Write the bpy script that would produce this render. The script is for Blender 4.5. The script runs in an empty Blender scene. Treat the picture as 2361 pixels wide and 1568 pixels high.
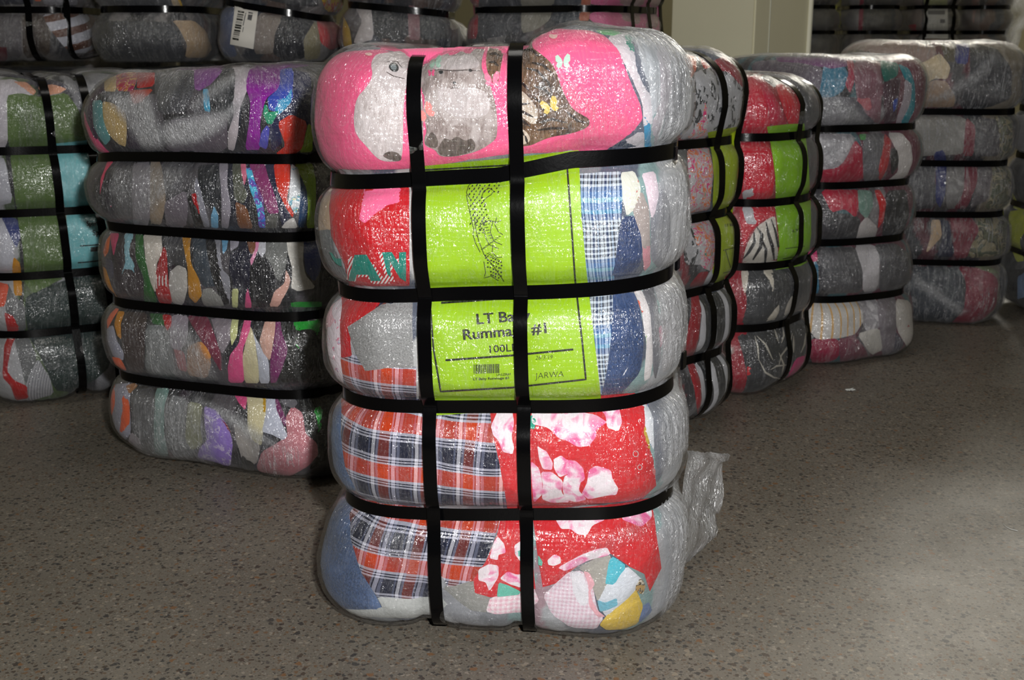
import bpy, bmesh
from mathutils import Vector
from mathutils.bvhtree import BVHTree
from mathutils.geometry import delaunay_2d_cdt
import math, random
import numpy as np

# ---------------------------------------------------------------- photograph geometry
FPX, PCX, PCY, CAM_H, HORIZON = 2700.0, 1180.5, 784.0, 0.87, 90.0
TILT = math.atan((PCY-HORIZON)/FPX)
CT, ST = math.cos(TILT), math.sin(TILT)
def px_dir(px, py):
    x = (np.asarray(px, float)-PCX)/FPX; y = -(np.asarray(py, float)-PCY)/FPX
    d = np.stack([x, CT+y*ST, -ST+y*CT], -1)
    return d/np.linalg.norm(d, axis=-1, keepdims=True)
def project(P):
    P = np.asarray(P, float); q = P-np.array([0, 0, CAM_H])
    z = q[..., 1]*CT-q[..., 2]*ST; y = q[..., 1]*ST+q[..., 2]*CT
    return PCX+FPX*q[..., 0]/z, PCY-FPX*y/z

# ---------------------------------------------------------------- bale surface
def sstep(x): x = np.clip(x, 0, 1); return x*x*(3-2*x)
class Surf:
    """closed pillow-like bale surface in a chart (s round the bale, t up the profile), both in metres"""
    def __init__(self, c, rot, A, B, H, z0=0.0, rc=.07, rb=.08, straps=(), P=.02, w=.03, bulge=.012, vst=(), Pv=.004, Pt=.02,
                 ext=None, top=None, bot=None, noise=.004, seed=1, sw=.026, vsw=None, belly=0.):
        self.belly = belly
        self.c = np.array(c, float); self.rot = math.radians(rot); self.A, self.B, self.H, self.z0 = A, B, H, z0
        self.rc, self.rb = rc, rb; self.straps = list(straps); self.P, self.w, self.bulge = P, w, bulge
        self.vst, self.Pv, self.Pt = list(vst), Pv, Pt; self.ext, self.top, self.bot = ext, top, bot
        self.noise, self.sw, self.vsw = noise, sw, vsw or sw
        a, b = A-rc, B-rc; q = rc*math.pi/2
        segs = [a, q, 2*b, q, 2*a, q, 2*b, q, a]; self.seg = np.cumsum([0]+segs); self.L = self.seg[-1]
        R = (A+B)/2-rb; self.R = R; self.tl = [0, R, R+rb*math.pi/2, R+rb*math.pi/2+H-2*rb, R+rb*math.pi+H-2*rb, 2*R+rb*math.pi+H-2*rb]
        self.T = self.tl[-1]
        r = np.random.RandomState(seed)
        self.nk = [(r.normal(size=3)*k, r.uniform(0, 6.28), a_) for k, a_ in ((7, 1.), (9, 1.), (13, .7), (17, .6), (26, .4), (33, .35), (45, .2), (60, .15))]
        self._bvh = None
    def ring(self, s):
        s = np.mod(s, self.L); A, B, rc = self.A, self.B, self.rc; a, b = A-rc, B-rc; q = rc*math.pi/2
        x = np.zeros_like(s); y = np.zeros_like(s); nx = np.zeros_like(s); ny = np.zeros_like(s); e = self.seg
        def m(i): return (s >= e[i]) & (s <= e[i+1])
        k = m(0); x[k] = -s[k]; y[k] = B; ny[k] = 1
        for i, (ccx, ccy, a0) in ((1, (-a, b, 90)), (3, (-a, -b, 180)), (5, (a, -b, 270)), (7, (a, b, 0))):
            k = m(i); th = np.radians(a0)+(s[k]-e[i])/rc
            x[k] = ccx+rc*np.cos(th); y[k] = ccy+rc*np.sin(th); nx[k] = np.cos(th); ny[k] = np.sin(th)
        k = m(2); x[k] = -A; y[k] = b-(s[k]-e[2]); nx[k] = -1; ny[k] = 0
        k = m(4); x[k] = -a+(s[k]-e[4]); y[k] = -B; ny[k] = -1; nx[k] = 0
        k = m(6); x[k] = A; y[k] = -b+(s[k]-e[6]); nx[k] = 1; ny[k] = 0
        k = m(8); x[k] = a-(s[k]-e[8]); y[k] = B; ny[k] = 1; nx[k] = 0
        return x, y, nx, ny
    def prof(self, t):
        tl, rb, R, H = self.tl, self.rb, self.R, self.H; m = (self.A+self.B)/2
        rho = np.zeros_like(t); z = np.zeros_like(t); ph = np.zeros_like(t)
        k = t <= tl[1]; rho[k] = t[k]; z[k] = 0; ph[k] = -math.pi/2
        k = (t > tl[1]) & (t <= tl[2]); a = (t[k]-tl[1])/rb-math.pi/2; rho[k] = R+rb*np.cos(a); z[k] = rb+rb*np.sin(a); ph[k] = a
        k = (t > tl[2]) & (t <= tl[3]); rho[k] = R+rb; z[k] = rb+t[k]-tl[2]
        k = (t > tl[3]) & (t <= tl[4]); a = (t[k]-tl[3])/rb; rho[k] = R+rb*np.cos(a); z[k] = H-rb+rb*np.sin(a); ph[k] = a
        k = t > tl[4]; rho[k] = tl[5]-t[k]; z[k] = H; ph[k] = math.pi/2
        return np.clip(rho, 0, None)/m, z, ph
    def zs(self, i, x):
        s = self.straps[i]
        return s+x*0 if not isinstance(s, (tuple, list)) else s[0]+s[1]*x
    def tz(self, z): return self.tl[2]+(z-self.rb)
    def local(self, s, t, off=0., pinch=1.):
        s = np.atleast_1d(np.asarray(s, float)); t = np.atleast_1d(np.asarray(t, float)); s, t = np.broadcast_arrays(s, t); s = s.copy(); t = np.clip(t, 0, self.T)
        x, y, nx, ny = self.ring(s); q, z, ph = self.prof(t)
        X = x*q; Y = y*q; h = np.cos(ph); N = np.stack([nx*h, ny*h, np.sin(ph)], -1)
        d = np.zeros_like(z)
        for k, p, a_ in self.nk: d += self.noise*a_*np.sin(X*k[0]+Y*k[1]+z*k[2]+p)
        Xs = X
        hz = h**2
        # bulging between the straps
        edges = [np.full_like(z, -.05)]+[self.zs(i, Xs)*np.ones_like(z) for i in range(len(self.straps))]+[np.full_like(z, self.H+.05)]
        for i in range(len(edges)-1):
            u = (z-edges[i])/(edges[i+1]-edges[i]); k = (u >= 0) & (u < 1)
            d[k] += (self.bulge*(1-np.abs(2*u-1)**3)*h)[k]
        pd = np.zeros_like(z)
        for i in range(len(self.straps)):
            dz = np.abs(z-self.zs(i, Xs)); pd = np.maximum(pd, self.P*np.exp(-np.clip(dz-self.sw*.55, 0, None)/self.w)*h)
        for v in self.vst:
            x0, k = v[0], v[1]
            dx = np.abs(Xs-(x0+k*z)); fz = np.maximum(np.abs(N[..., 2]), np.clip(1-np.minimum(z, self.H-z)/.10, 0, 1)*.8*np.abs(N[..., 1]))
            amp = (self.Pv*np.abs(N[..., 1])+(self.Pt-self.Pv)*fz)*(np.abs(N[..., 0]) < .9)
            pd = np.maximum(pd, amp*np.exp(-np.clip(dx-self.vsw*.55, 0, None)/(self.w*.8))+pd*.0)
        d = d-pd*pinch+off
        P = np.stack([X, Y, z], -1)+N*d[..., None]
        P[..., 1] += np.where(N[..., 1] < 0, -1, 1)*self.belly*np.clip(1-(P[..., 0]/self.A)**2, 0, 1)*np.abs(N[..., 1])
        if self.ext:   # (z, centre shift, extra half width, extra half depth)
            e = np.array(self.ext, float); zz = np.clip(P[..., 2], 0, self.H)
            P[..., 0] = P[..., 0]*(1+np.interp(zz, e[:, 0], e[:, 2])/self.A)+np.interp(zz, e[:, 0], e[:, 1])
            P[..., 1] *= 1+np.interp(zz, e[:, 0], e[:, 3])/self.B
        if self.top:   # (x, rise of the top)
            e = np.array(self.top, float); P[..., 2] += np.interp(P[..., 0], e[:, 0], e[:, 1])*sstep((z-self.H*.6)/(self.H*.4))
        if self.bot:
            e = np.array(self.bot, float); P[..., 2] += np.interp(P[..., 0], e[:, 0], e[:, 1])*(1-sstep(z/(self.H*.3)))
        P[..., 2] = np.maximum(P[..., 2], .004-off*.5)
        return P
    def toworld(self, P):
        c, s = math.cos(self.rot), math.sin(self.rot)
        return np.stack([P[..., 0]*c-P[..., 1]*s+self.c[0], P[..., 0]*s+P[..., 1]*c+self.c[1], P[..., 2]+self.z0], -1)
    def tolocal(self, P):
        c, s = math.cos(self.rot), math.sin(self.rot); q = P-np.array([self.c[0], self.c[1], self.z0])
        return np.stack([q[..., 0]*c+q[..., 1]*s, -q[..., 0]*s+q[..., 1]*c, q[..., 2]], -1)
    def world(self, s, t, off=0.): return self.toworld(self.local(s, t, off))
SURF = {}
STD = dict(P=.021, w=.014, bulge=.009, Pv=.003, Pt=.018, noise=.004, sw=.019)
SURF['hero'] = Surf((.0, 1.805), -5, .258, .195, .845, rc=.10, rb=.05, straps=[(.198, .04), (.363, .04), (.528, .055), (.686, .07)],
    P=.021, w=.014, bulge=.009, vst=[(-.090, -.026), (.046, -.027)], Pv=.003, Pt=.018, noise=.0025, seed=3, sw=.019, belly=.03,
    ext=[(0, -.014, .010, 0), (.07, -.012, .014, 0), (.19, .004, .004, 0), (.353, .003, .0, 0), (.5, -.002, -.004, 0), (.66, -.006, .002, 0), (.74, -.004, .004, 0), (.85, 0, -.01, 0)], top=[(-.25, .012), (0, .01), (.1, .035), (.25, .025)], bot=[(-.25, .006), (-.1, 0), (.2, 0)])
SURF['B'] = Surf((-.555, 2.47), -20, .270, .20, .815, rc=.09, rb=.075, straps=[.186, .345, .502, .650], seed=5, belly=.02, top=[(-.27, -.03), (-.17, -.01), (0, 0), (.2, 0)], ext=[(0, 0, .015, 0), (.15, 0, .0, 0), (.8, -.012, 0, 0)], **STD)
SURF['A'] = Surf((-1.13, 3.0), 28, .26, .2, .79, rc=.10, rb=.08, straps=[.18, .32, .471, .617], vst=[(-.042, -.03), (.045, -.03)], seed=6, belly=.02, **STD)
SURF['C'] = Surf((.288, 2.700), 42, .185, .17, .845, rc=.09, rb=.08, straps=[.168, .325, .492, .653], vst=[(.03, 0), (.125, 0)], seed=7, belly=.03, **STD)
SURF['D'] = Surf((.556, 3.0), 44, .172, .17, .785, rc=.09, rb=.08, straps=[.18, .333, .49, .645], vst=[(-.01, 0), (.105, 0)], seed=8, belly=.03, **STD)
SURF['E'] = Surf((.87, 3.39), 24, .20, .25, .82, rc=.09, rb=.06, straps=[.183, .338, .493, .643], seed=9, belly=.02, ext=[(0, .0, .015, 0), (.2, 0, 0, 0), (.8, -.01, -.005, 0)], **STD)
SURF['F'] = Surf((1.31, 3.79), -8, .255, .2, .865, rc=.09, rb=.08, straps=[.198, .348, .504, .658], seed=10, belly=.02, **STD)
SURF['G'] = Surf((1.90, 3.76), 4, .25, .2, .83, rc=.09, rb=.08, straps=[.198, .348, .504, .655], seed=11, belly=.02, **STD)
def lower(k, n, **kw):
    a = dict(rc=.09, rb=.07, straps=[.18, .33, .48, .63]); a.update(STD); a.update(kw); SURF[k] = Surf(*n, **a)
UP = {'U1': ((-1.515, 3.76), 1, .25, .2), 'U2': ((-1.055, 3.72), 0, .175, .25), 'U3': ((-.70, 3.70), -1, .174, .24), 'U4': ((-.332, 3.70), 0, .178, .24), 'U5': ((.165, 3.70), 57, .265, .235),
      'R1': ((1.50, 6.4), 0, .19, .25), 'R2': ((1.87, 6.42), 1, .15, .25), 'R3': ((2.18, 6.405), -1, .137, .25), 'R4': ((2.47, 6.45), 0, .14, .22)}
for _i, (_k, _v) in enumerate(UP.items()):
    z0 = .80 if _k[0] == 'U' else .735
    tl = {'U3': -.15, 'U4': -.09, 'U2': 0.}.get(_k, 0.)
    lower('L'+_k, (_v[0], _v[1], _v[2]-.026, _v[3]-.02, z0-.020), seed=40+_i, straps=[.17, .32, .47, .60] if z0 > .78 else [.16, .3, .44, .57])
    lower(_k, (_v[0], _v[1], _v[2]-.022, _v[3]-.01, .80, z0+.003), seed=20+_i, straps=[(z, tl) for z in ((.15, .31, .47, .63) if _k[0] == 'U' else (.165, .29, .43, .6))], belly=.02,
          vst={'U1': [(.10, 0), (.2, 0)], 'U5': [(-.06, 0), (.05, 0), (.15, 0)], 'R3': [(-.075, 0), (.06, 0)]}.get(_k, ()))
for _i, _x in enumerate((-2.05, -1.5, -.95, -.40, .15)):
    lower('K%d' % _i, ((_x, 4.42), 0, .235, .19, .93, 0.), seed=60+_i, straps=[.19, .37, .55, .73])

random.seed(11)
C = bpy.context.scene.collection
SC = bpy.context.scene

# ---------------------------------------------------------------- camera
cam_d = bpy.data.cameras.new('camera'); cam = bpy.data.objects.new('camera', cam_d); C.objects.link(cam); SC.camera = cam
cam.location = (0, 0, CAM_H); cam.rotation_euler = (math.pi/2-TILT, 0, 0)
cam_d.sensor_width = 36; cam_d.lens = FPX/2361*36; cam_d.clip_start = .05
cam_d.dof.use_dof = True; cam_d.dof.focus_distance = 1.72; cam_d.dof.aperture_fstop = 11
# ---------------------------------------------------------------- world, lamps, exposure
w = bpy.data.worlds.new('world'); SC.world = w; w.use_nodes = True
w.node_tree.nodes['Background'].inputs[0].default_value = (1, .97, .92, 1); w.node_tree.nodes['Background'].inputs[1].default_value = .03
SC.view_settings.view_transform = 'Standard'; SC.view_settings.look = 'None'; SC.view_settings.gamma = 1
SC.view_settings.use_curve_mapping = False; SC.view_settings.exposure = 0
def lamp(name, typ, loc, energy, col=(1, 1, 1), size=.1, target=None, size_y=None, spread=None):
    d = bpy.data.lights.new(name, typ); d.energy = energy; d.color = col
    if typ == 'AREA':
        d.size = size
        if size_y: d.shape = 'RECTANGLE'; d.size_y = size_y
        if spread: d.spread = spread
    else: d.shadow_soft_size = size
    o = bpy.data.objects.new(name, d); C.objects.link(o); o.location = loc
    if target is not None: o.rotation_euler = (Vector(target)-Vector(loc)).to_track_quat('-Z', 'Y').to_euler()
    return o
lamp('camera_flash', 'AREA', (.16, -.02, 1.06), 44, (1, .99, .97), .05, (.1, 2.2, .62), .03)
lamp('ceiling_light', 'AREA', (.2, 2.6, 4.2), 22, (1, .96, .9), 1.2, (.2, 2.2, 0))
lamp('ceiling_light', 'AREA', (3.4, 8.5, 3.5), 105, (1, .95, .84), 1.3, (1.2, 2.4, 0))

# ---------------------------------------------------------------- materials
def lin(c):
    return tuple(((v/255)/12.92 if v/255 <= .04045 else ((v/255+.055)/1.055)**2.4) for v in c)
class NT:
    def __init__(s, name):
        s.m = bpy.data.materials.new(name); s.m.use_nodes = True; s.t = s.m.node_tree; s.t.nodes.clear()
    def n(s, typ, ins=None, **kw):
        nd = s.t.nodes.new(typ)
        for k, v in kw.items(): setattr(nd, k, v)
        for k, v in (ins or {}).items():
            if isinstance(v, bpy.types.NodeSocket): s.t.links.new(v, nd.inputs[k])
            else: nd.inputs[k].default_value = v
        return nd
    def math(s, op, a, b=0., c=0., clamp=False):
        nd = s.t.nodes.new('ShaderNodeMath'); nd.operation = op; nd.use_clamp = clamp
        for i, v in enumerate((a, b, c)):
            if isinstance(v, bpy.types.NodeSocket): s.t.links.new(v, nd.inputs[i])
            else: nd.inputs[i].default_value = v
        return nd.outputs[0]
    def mix(s, fac, a, b, mode='MIX'):
        nd = s.t.nodes.new('ShaderNodeMix'); nd.data_type = 'RGBA'; nd.blend_type = mode
        for i, v in ((0, fac), (6, a), (7, b)):
            if isinstance(v, bpy.types.NodeSocket): s.t.links.new(v, nd.inputs[i])
            else: nd.inputs[i].default_value = v if i == 0 else (*v[:3], 1)
        return nd.outputs[2]
    def ramp(s, fac, stops, const=False):
        nd = s.t.nodes.new('ShaderNodeValToRGB'); cr = nd.color_ramp
        if const: cr.interpolation = 'CONSTANT'
        while len(cr.elements) < len(stops): cr.elements.new(.5)
        for e, (p, c) in zip(cr.elements, stops): e.position = p; e.color = (*c[:3], 1) if not isinstance(c, (int, float)) else (c, c, c, 1)
        s.t.links.new(fac, nd.inputs[0]); return nd.outputs[0]
    def coords(s, kind='UV', rot=0., scale=(1, 1, 1), loc=(0, 0, 0)):
        tc = s.n('ShaderNodeTexCoord'); mp = s.n('ShaderNodeMapping', {0: tc.outputs[kind]}); mp.inputs['Rotation'].default_value = (0, 0, math.radians(rot))
        mp.inputs['Scale'].default_value = scale; mp.inputs['Location'].default_value = loc; return mp.outputs[0]
    def noise(s, vec, scale, detail=3, rough=.55, dist=0.):
        nd = s.n('ShaderNodeTexNoise', {'Vector': vec, 'Scale': scale, 'Detail': detail, 'Roughness': rough, 'Distortion': dist}); return nd.outputs[0]
    def bump(s, h, strength, dist=.001, normal=None):
        ins = {'Height': h, 'Strength': strength, 'Distance': dist}
        if normal is not None: ins['Normal'] = normal
        return s.n('ShaderNodeBump', ins).outputs[0]
    def out(s, sh):
        s.n('ShaderNodeOutputMaterial', {'Surface': sh}); return s.m
MC = {}
def principled(t, col, rough=.8, normal=None, spec=.3, **kw):
    ins = {'Base Color': col if isinstance(col, bpy.types.NodeSocket) else (*col[:3], 1), 'Roughness': rough, 'Specular IOR Level': spec}
    if normal is not None: ins['Normal'] = normal
    ins.update(kw); return t.n('ShaderNodeBsdfPrincipled', ins).outputs[0]
def clothfin(t, col, name=None, rib=0, bumps=1.):
    """fine knit/weave relief and soft wrinkles on the cloth"""
    uv = t.coords('UV')
    wr = t.noise(uv, 38, 4, .6, .8); fine = t.noise(uv, 900, 2)
    n = t.bump(fine, .35*bumps, .0008)
    n = t.bump(wr, .55*bumps, .006, n)
    if rib:
        sx = t.n('ShaderNodeSeparateXYZ', {0: uv}).outputs[0]
        n = t.bump(t.math('SINE', t.math('MULTIPLY', sx, 6.2832*rib)), .6, .0012, n)
    return t.out(principled(t, col, .88, n, .2, **{'Sheen Weight': .15, 'Sheen Roughness': .5}))
def cloth(rgb, var=.14, rib=0):
    k = ('c', tuple(rgb), var, rib)
    if k in MC: return MC[k]
    t = NT('cloth'); c = lin(rgb); uv = t.coords('UV')
    f = t.noise(uv, 260, 4, .7); g = t.noise(uv, 14, 2)
    f = t.math('ADD', t.math('MULTIPLY', f, .6), t.math('MULTIPLY', g, .4))
    col = t.mix(t.ramp(f, [(.3, 0.), (.7, 1.)]), [v*(1-var*1.5) for v in c], [min(1, v*(1+var)+.008*var) for v in c])
    MC[k] = clothfin(t, col, rib=rib); return MC[k]
def heather(rgb, rgb2, amt=.5, sx=1.):
    k = ('h', tuple(rgb), tuple(rgb2), amt, sx)
    if k in MC: return MC[k]
    t = NT('heather_cloth'); f = t.noise(t.coords('UV', scale=(1, sx, 1)), 420, 3, .7)
    MC[k] = clothfin(t, t.mix(t.ramp(f, [(.5-.25*amt, 0.), (.5+.25*amt, 1.)]), lin(rgb), lin(rgb2))); return MC[k]
def warp_weft(name, warp, weft, pu, pv, rot=0., off=(0, 0)):
    """plaid: two constant ramps multiplied out along and across the cloth"""
    k = ('p', name)
    if k in MC: return MC[k]
    t = NT(name); uv = t.coords('UV', rot=rot, loc=(*off, 0))
    wob = t.noise(t.coords('UV'), 9, 2); s = t.n('ShaderNodeSeparateXYZ', {0: uv})
    wv = t.math('MULTIPLY', t.math('SUBTRACT', wob, .5), .012)
    u = t.math('FRACT', t.math('DIVIDE', t.math('ADD', s.outputs[0], wv), pu)); v = t.math('FRACT', t.math('DIVIDE', t.math('ADD', s.outputs[1], wv), pv))
    a = t.ramp(u, [(p, lin(c)) for p, c in warp], True); b = t.ramp(v, [(p, lin(c)) for p, c in weft], True)
    # thread-scale over/under
    MC[k] = clothfin(t, t.mix(.5, a, b)); return MC[k]
N_, W_, O_ = (16, 22, 48), (220, 220, 236), (238, 72, 6)
def plaid_orange():
    seq = [(0, O_), (.28, W_), (.32, N_), (.345, W_), (.375, N_), (.40, W_), (.45, N_), (.78, W_), (.82, N_), (.845, W_), (.875, N_), (.90, W_), (.955, O_)]
    sw = [(0, (140, 44, 12)), (.20, (150, 150, 175)), (.24, N_), (.27, (200, 200, 220)), (.36, N_), (.38, (120, 125, 150)), (.45, (20, 28, 52)), (.72, (90, 100, 130)), (.76, N_), (.80, (225, 225, 235)), (.88, N_), (.90, (130, 130, 155)), (.96, (150, 60, 30))]
    return warp_weft('orange_navy_plaid', sw, seq, .062, .072, rot=3, off=(.0, .012))
def plaid_blue():
    K = (25, 30, 45); Bl = (55, 120, 185); L = (120, 190, 215); Wt = (215, 225, 235)
    seq = [(0, Bl), (.1, L), (.16, Bl), (.24, (50, 95, 150)), (.30, Wt), (.33, K), (.37, Wt), (.40, K), (.44, Wt), (.47, K), (.52, Wt), (.55, K), (.60, Wt), (.63, K), (.68, Wt), (.71, K), (.75, Wt), (.78, K), (.82, Wt), (.85, (40, 80, 140)), (.94, (75, 165, 205))]
    ws = [(0, Wt), (.14, K), (.2, Wt), (.34, (60, 80, 120)), (.5, Wt), (.62, K), (.68, (170, 190, 215)), (.82, K), (.9, (200, 210, 225))]
    return warp_weft('blue_check', ws, seq, .019, .088, rot=-3)
def gingham(a, b, p=.008):
    k = ('g', a, b, p)
    return MC.get(k) or warp_weft('gingham_%d' % len(MC), [(0, a), (.5, b)], [(0, a), (.5, b)], p, p)
def stripes(cols, period, rot=0., wob=.0, name='striped_cloth', const=True, sc=6):
    k = ('s', tuple(cols), period, rot, wob)
    if k in MC: return MC[k]
    t = NT(name); uv = t.coords('UV', rot=rot); s = t.n('ShaderNodeSeparateXYZ', {0: uv}).outputs[0]
    if wob: s = t.math('ADD', s, t.math('MULTIPLY', t.math('SUBTRACT', t.noise(t.coords('UV'), sc, 3), .5), wob))
    u = t.math('FRACT', t.math('DIVIDE', s, period))
    MC[k] = clothfin(t, t.ramp(u, [(p, lin(c)) for p, c in cols], const)); return MC[k]
def denim(rgb=(58, 78, 112)):
    k = ('d', rgb)
    if k in MC: return MC[k]
    t = NT('denim'); f = t.noise(t.coords('UV', scale=(1, .35, 1)), 700, 3, .8); g = t.noise(t.coords('UV'), 25, 3)
    c = lin(rgb); col = t.mix(t.ramp(f, [(.35, 0.), (.65, 1.)]), [v*.55 for v in c], [min(1, v*1.7) for v in c])
    col = t.mix(t.ramp(g, [(.45, 0.), (.75, .5)]), col, [min(1, v*2.4) for v in c]); MC[k] = clothfin(t, col); return MC[k]
def blotch(stops, scale=30, dist=1.5, name='printed_cloth', sx=1., sy=1., rot=0, detail=3, const=True):
    k = ('b', str(stops), scale, dist, sx, sy, rot)
    if k in MC: return MC[k]
    t = NT(name); f = t.noise(t.coords('UV', scale=(sx, sy, 1), rot=rot), scale, detail, .5, dist)
    MC[k] = clothfin(t, t.ramp(f, [(p, lin(c)) for p, c in stops], const)); return MC[k]
def fur(a, b, d=None, sx=1., sy=.25, scale=260, rot=0):
    k = ('f', a, b, d, sx, sy, rot)
    if k in MC: return MC[k]
    t = NT('fur_print'); f = t.noise(t.coords('UV', scale=(sx, sy, 1), rot=rot), scale, 4, .7, .6); g = t.noise(t.coords('UV'), 34, 3, .55, .8)
    col = t.mix(t.ramp(f, [(.35, 0.), (.65, 1.)]), lin(a), lin(b))
    if d: col = t.mix(t.ramp(g, [(.46, 0.), (.64, .85)]), col, lin(d))
    MC[k] = clothfin(t, col, bumps=.6); return MC[k]
def petal():
    if 'petal' in MC: return MC['petal']
    t = NT('petal_print'); g = t.noise(t.coords('UV', scale=(1, 1, 1)), 42, 3, .5, .8)
    MC['petal'] = clothfin(t, t.ramp(g, [(.36, lin((236, 110, 165))), (.46, lin((243, 180, 206))), (.54, lin((244, 232, 238))), (.66, lin((236, 228, 232))), (.74, lin((240, 190, 210)))]), bumps=.7); return MC['petal']
def ink(rgb=(28, 30, 24)):
    k = ('ink', rgb)
    if k not in MC:
        t = NT('ink'); MC[k] = t.out(principled(t, lin(rgb), .6))
    return MC[k]
def paper(rgb):
    k = ('paper', rgb)
    if k in MC: return MC[k]
    t = NT('label_paper'); uv = t.coords('UV'); c = lin(rgb)
    col = t.mix(t.noise(uv, 20, 3), [v*.93 for v in c], [min(1, v*1.05) for v in c])
    MC[k] = t.out(principled(t, col, .5, t.bump(t.noise(uv, 30, 3), .3, .003), .4)); return MC[k]
def band_core():
    """clothes whose colours are stored on the mesh, one colour per folded garment"""
    if 'core' in MC: return MC['core']
    t = NT('packed_cloth'); a = t.n('ShaderNodeAttribute', attribute_name='Col'); f = t.noise(t.coords('UV'), 300, 4, .7)
    MC['core'] = clothfin(t, t.mix(t.math('MULTIPLY', f, .35), a.outputs[0], (.02, .02, .025))); return MC['core']
def strapmat(rgb=(9, 9, 10)):
    if 'strap' in MC: return MC['strap']
    t = NT('black_strap'); uv = t.coords('Object'); n = t.bump(t.noise(uv, 160, 3), .12, .001)
    MC['strap'] = t.out(principled(t, (.0015, .0015, .0018), .16, n, .2)); return MC['strap']
def film(haze=.05, crease=.25, rot=0., sx=1., sy=.2, scale=70, bump=.8, weave=.25, rough=.16, tint=(.86, .87, .90), gl=.08, fade=False):
    k = ('film', haze, crease, rot, sx, sy, scale, bump, weave, rough, tint, gl, fade)
    if k in MC: return MC[k]
    t = NT('clear_film'); uv0 = t.coords('UV'); uv = t.coords('UV', rot=rot, scale=(sx, sy, 1))
    big = t.noise(t.coords('UV', loc=(.3, .7, 0)), 13, 3)
    n1 = t.noise(uv, scale, 5, .6, 1.2); n2 = t.noise(t.coords('UV', rot=20, scale=(1, .5, 1)), 170, 2, .5, 1.)
    mask = t.ramp(big, [(.38, .25), (.62, 1.)])
    ridge = t.ramp(t.math('ABSOLUTE', t.math('SUBTRACT', n1, .5)), [(0., 1.), (.035, 0.)])
    h = t.math('ADD', t.math('MULTIPLY', n1, 1.), t.math('MULTIPLY', ridge, .12))
    nn = t.bump(t.math('MULTIPLY', h, mask), 1., .004*bump)
    rid2 = t.math('ABSOLUTE', t.math('SUBTRACT', n2, .5))
    nn = t.bump(t.math('MULTIPLY', rid2, t.math('ADD', mask, .2)), 1., .0075*bump+.001, nn)
    hz = t.math('MULTIPLY', t.math('MULTIPLY', ridge, mask), crease)
    if weave:
        s = t.n('ShaderNodeSeparateXYZ', {0: uv0}); wob = t.math('MULTIPLY', t.noise(uv0, 60, 2), .004)
        ax = t.math('SINE', t.math('MULTIPLY', t.math('ADD', s.outputs[0], wob), 6.2832/.0055)); ay = t.math('SINE', t.math('MULTIPLY', t.math('ADD', s.outputs[1], wob), 6.2832/.0065))
        wm = t.ramp(t.noise(uv0, 22, 3), [(.35, .15), (.62, 1.)]); nn = t.bump(t.math('MULTIPLY', t.math('MULTIPLY_ADD', ay, .7, ax), wm), 1., .00034*weave, nn)
        gx = t.ramp(ax, [(.80, 0.), (1., 1.)]); gy = t.ramp(ay, [(.86, 0.), (1., 1.)])
        wv = t.math('MAXIMUM', t.math('MULTIPLY', gx, .9), gy); wv = t.math('MULTIPLY', wv, t.ramp(t.noise(uv0, 45, 3), [(.42, 0.), (.6, 1.)]))
        nn = t.bump(wv, .5*weave*2, .0012, nn); hz = t.math('ADD', hz, t.math('MULTIPLY', wv, weave*.09))
    if fade: fd = t.n('ShaderNodeAttribute', attribute_name='Col').outputs[2]
    hz = t.math('ADD', hz, t.math('MULTIPLY', t.ramp(big, [(.3, .6), (.7, 1.4)]), haze), clamp=True)
    fr = t.n('ShaderNodeFresnel', {'IOR': 1.45}).outputs[0]
    fr = t.math('MINIMUM', t.math('ADD', fr, gl), .32)
    if fade: hz = t.math('MULTIPLY', hz, fd); fr = t.math('MULTIPLY', fr, t.math('MULTIPLY_ADD', fd, .75, .1))
    dif = t.n('ShaderNodeBsdfDiffuse', {'Color': (*tint, 1), 'Normal': nn}).outputs[0]; tr = t.n('ShaderNodeBsdfTranslucent', {'Color': (*tint, 1)}).outputs[0]
    milk = t.n('ShaderNodeMixShader', {0: .35, 1: dif, 2: tr}).outputs[0]
    tp = t.n('ShaderNodeBsdfTransparent', {'Color': (.97, .975, .98, 1)}).outputs[0]
    body = t.n('ShaderNodeMixShader', {0: hz, 1: tp, 2: milk}).outputs[0]
    g = t.n('ShaderNodeBsdfAnisotropic', {'Color': (1, 1, 1, 1), 'Roughness': rough*.95, 'Normal': nn}).outputs[0]
    MC[k] = t.out(t.n('ShaderNodeMixShader', {0: fr, 1: body, 2: g}).outputs[0]); return MC[k]

# ---------------------------------------------------------------- mesh helpers
def mk(name, V, F, mat, parent=None, uv=None, smooth=True, col=None):
    me = bpy.data.meshes.new(name); V = np.asarray(V, float)
    me.from_pydata(V.tolist(), [], [tuple(int(i) for i in f) for f in F]); me.materials.append(mat)
    if uv is not None:
        l = me.uv_layers.new(name='UVMap'); idx = np.empty(len(me.loops), np.int32); me.loops.foreach_get('vertex_index', idx)
        l.data.foreach_set('uv', np.asarray(uv, np.float32)[idx].ravel())
    if col is not None:
        a = me.color_attributes.new('Col', 'FLOAT_COLOR', 'POINT'); a.data.foreach_set('color', np.asarray(col, np.float32).ravel())
    if smooth: me.polygons.foreach_set('use_smooth', [True]*len(me.polygons))
    me.update(); o = bpy.data.objects.new(name, me); C.objects.link(o)
    if parent: o.parent = parent
    return o
def gridf(nu, nv, wrapu=False, flip=False):
    i, j = np.meshgrid(np.arange(nu if wrapu else nu-1), np.arange(nv-1), indexing='ij'); i = i.ravel(); j = j.ravel(); i2 = (i+1) % nu
    f = np.stack([i*nv+j, i2*nv+j, i2*nv+j+1, i*nv+j+1], -1)
    return f[:, ::-1] if flip else f
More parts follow.
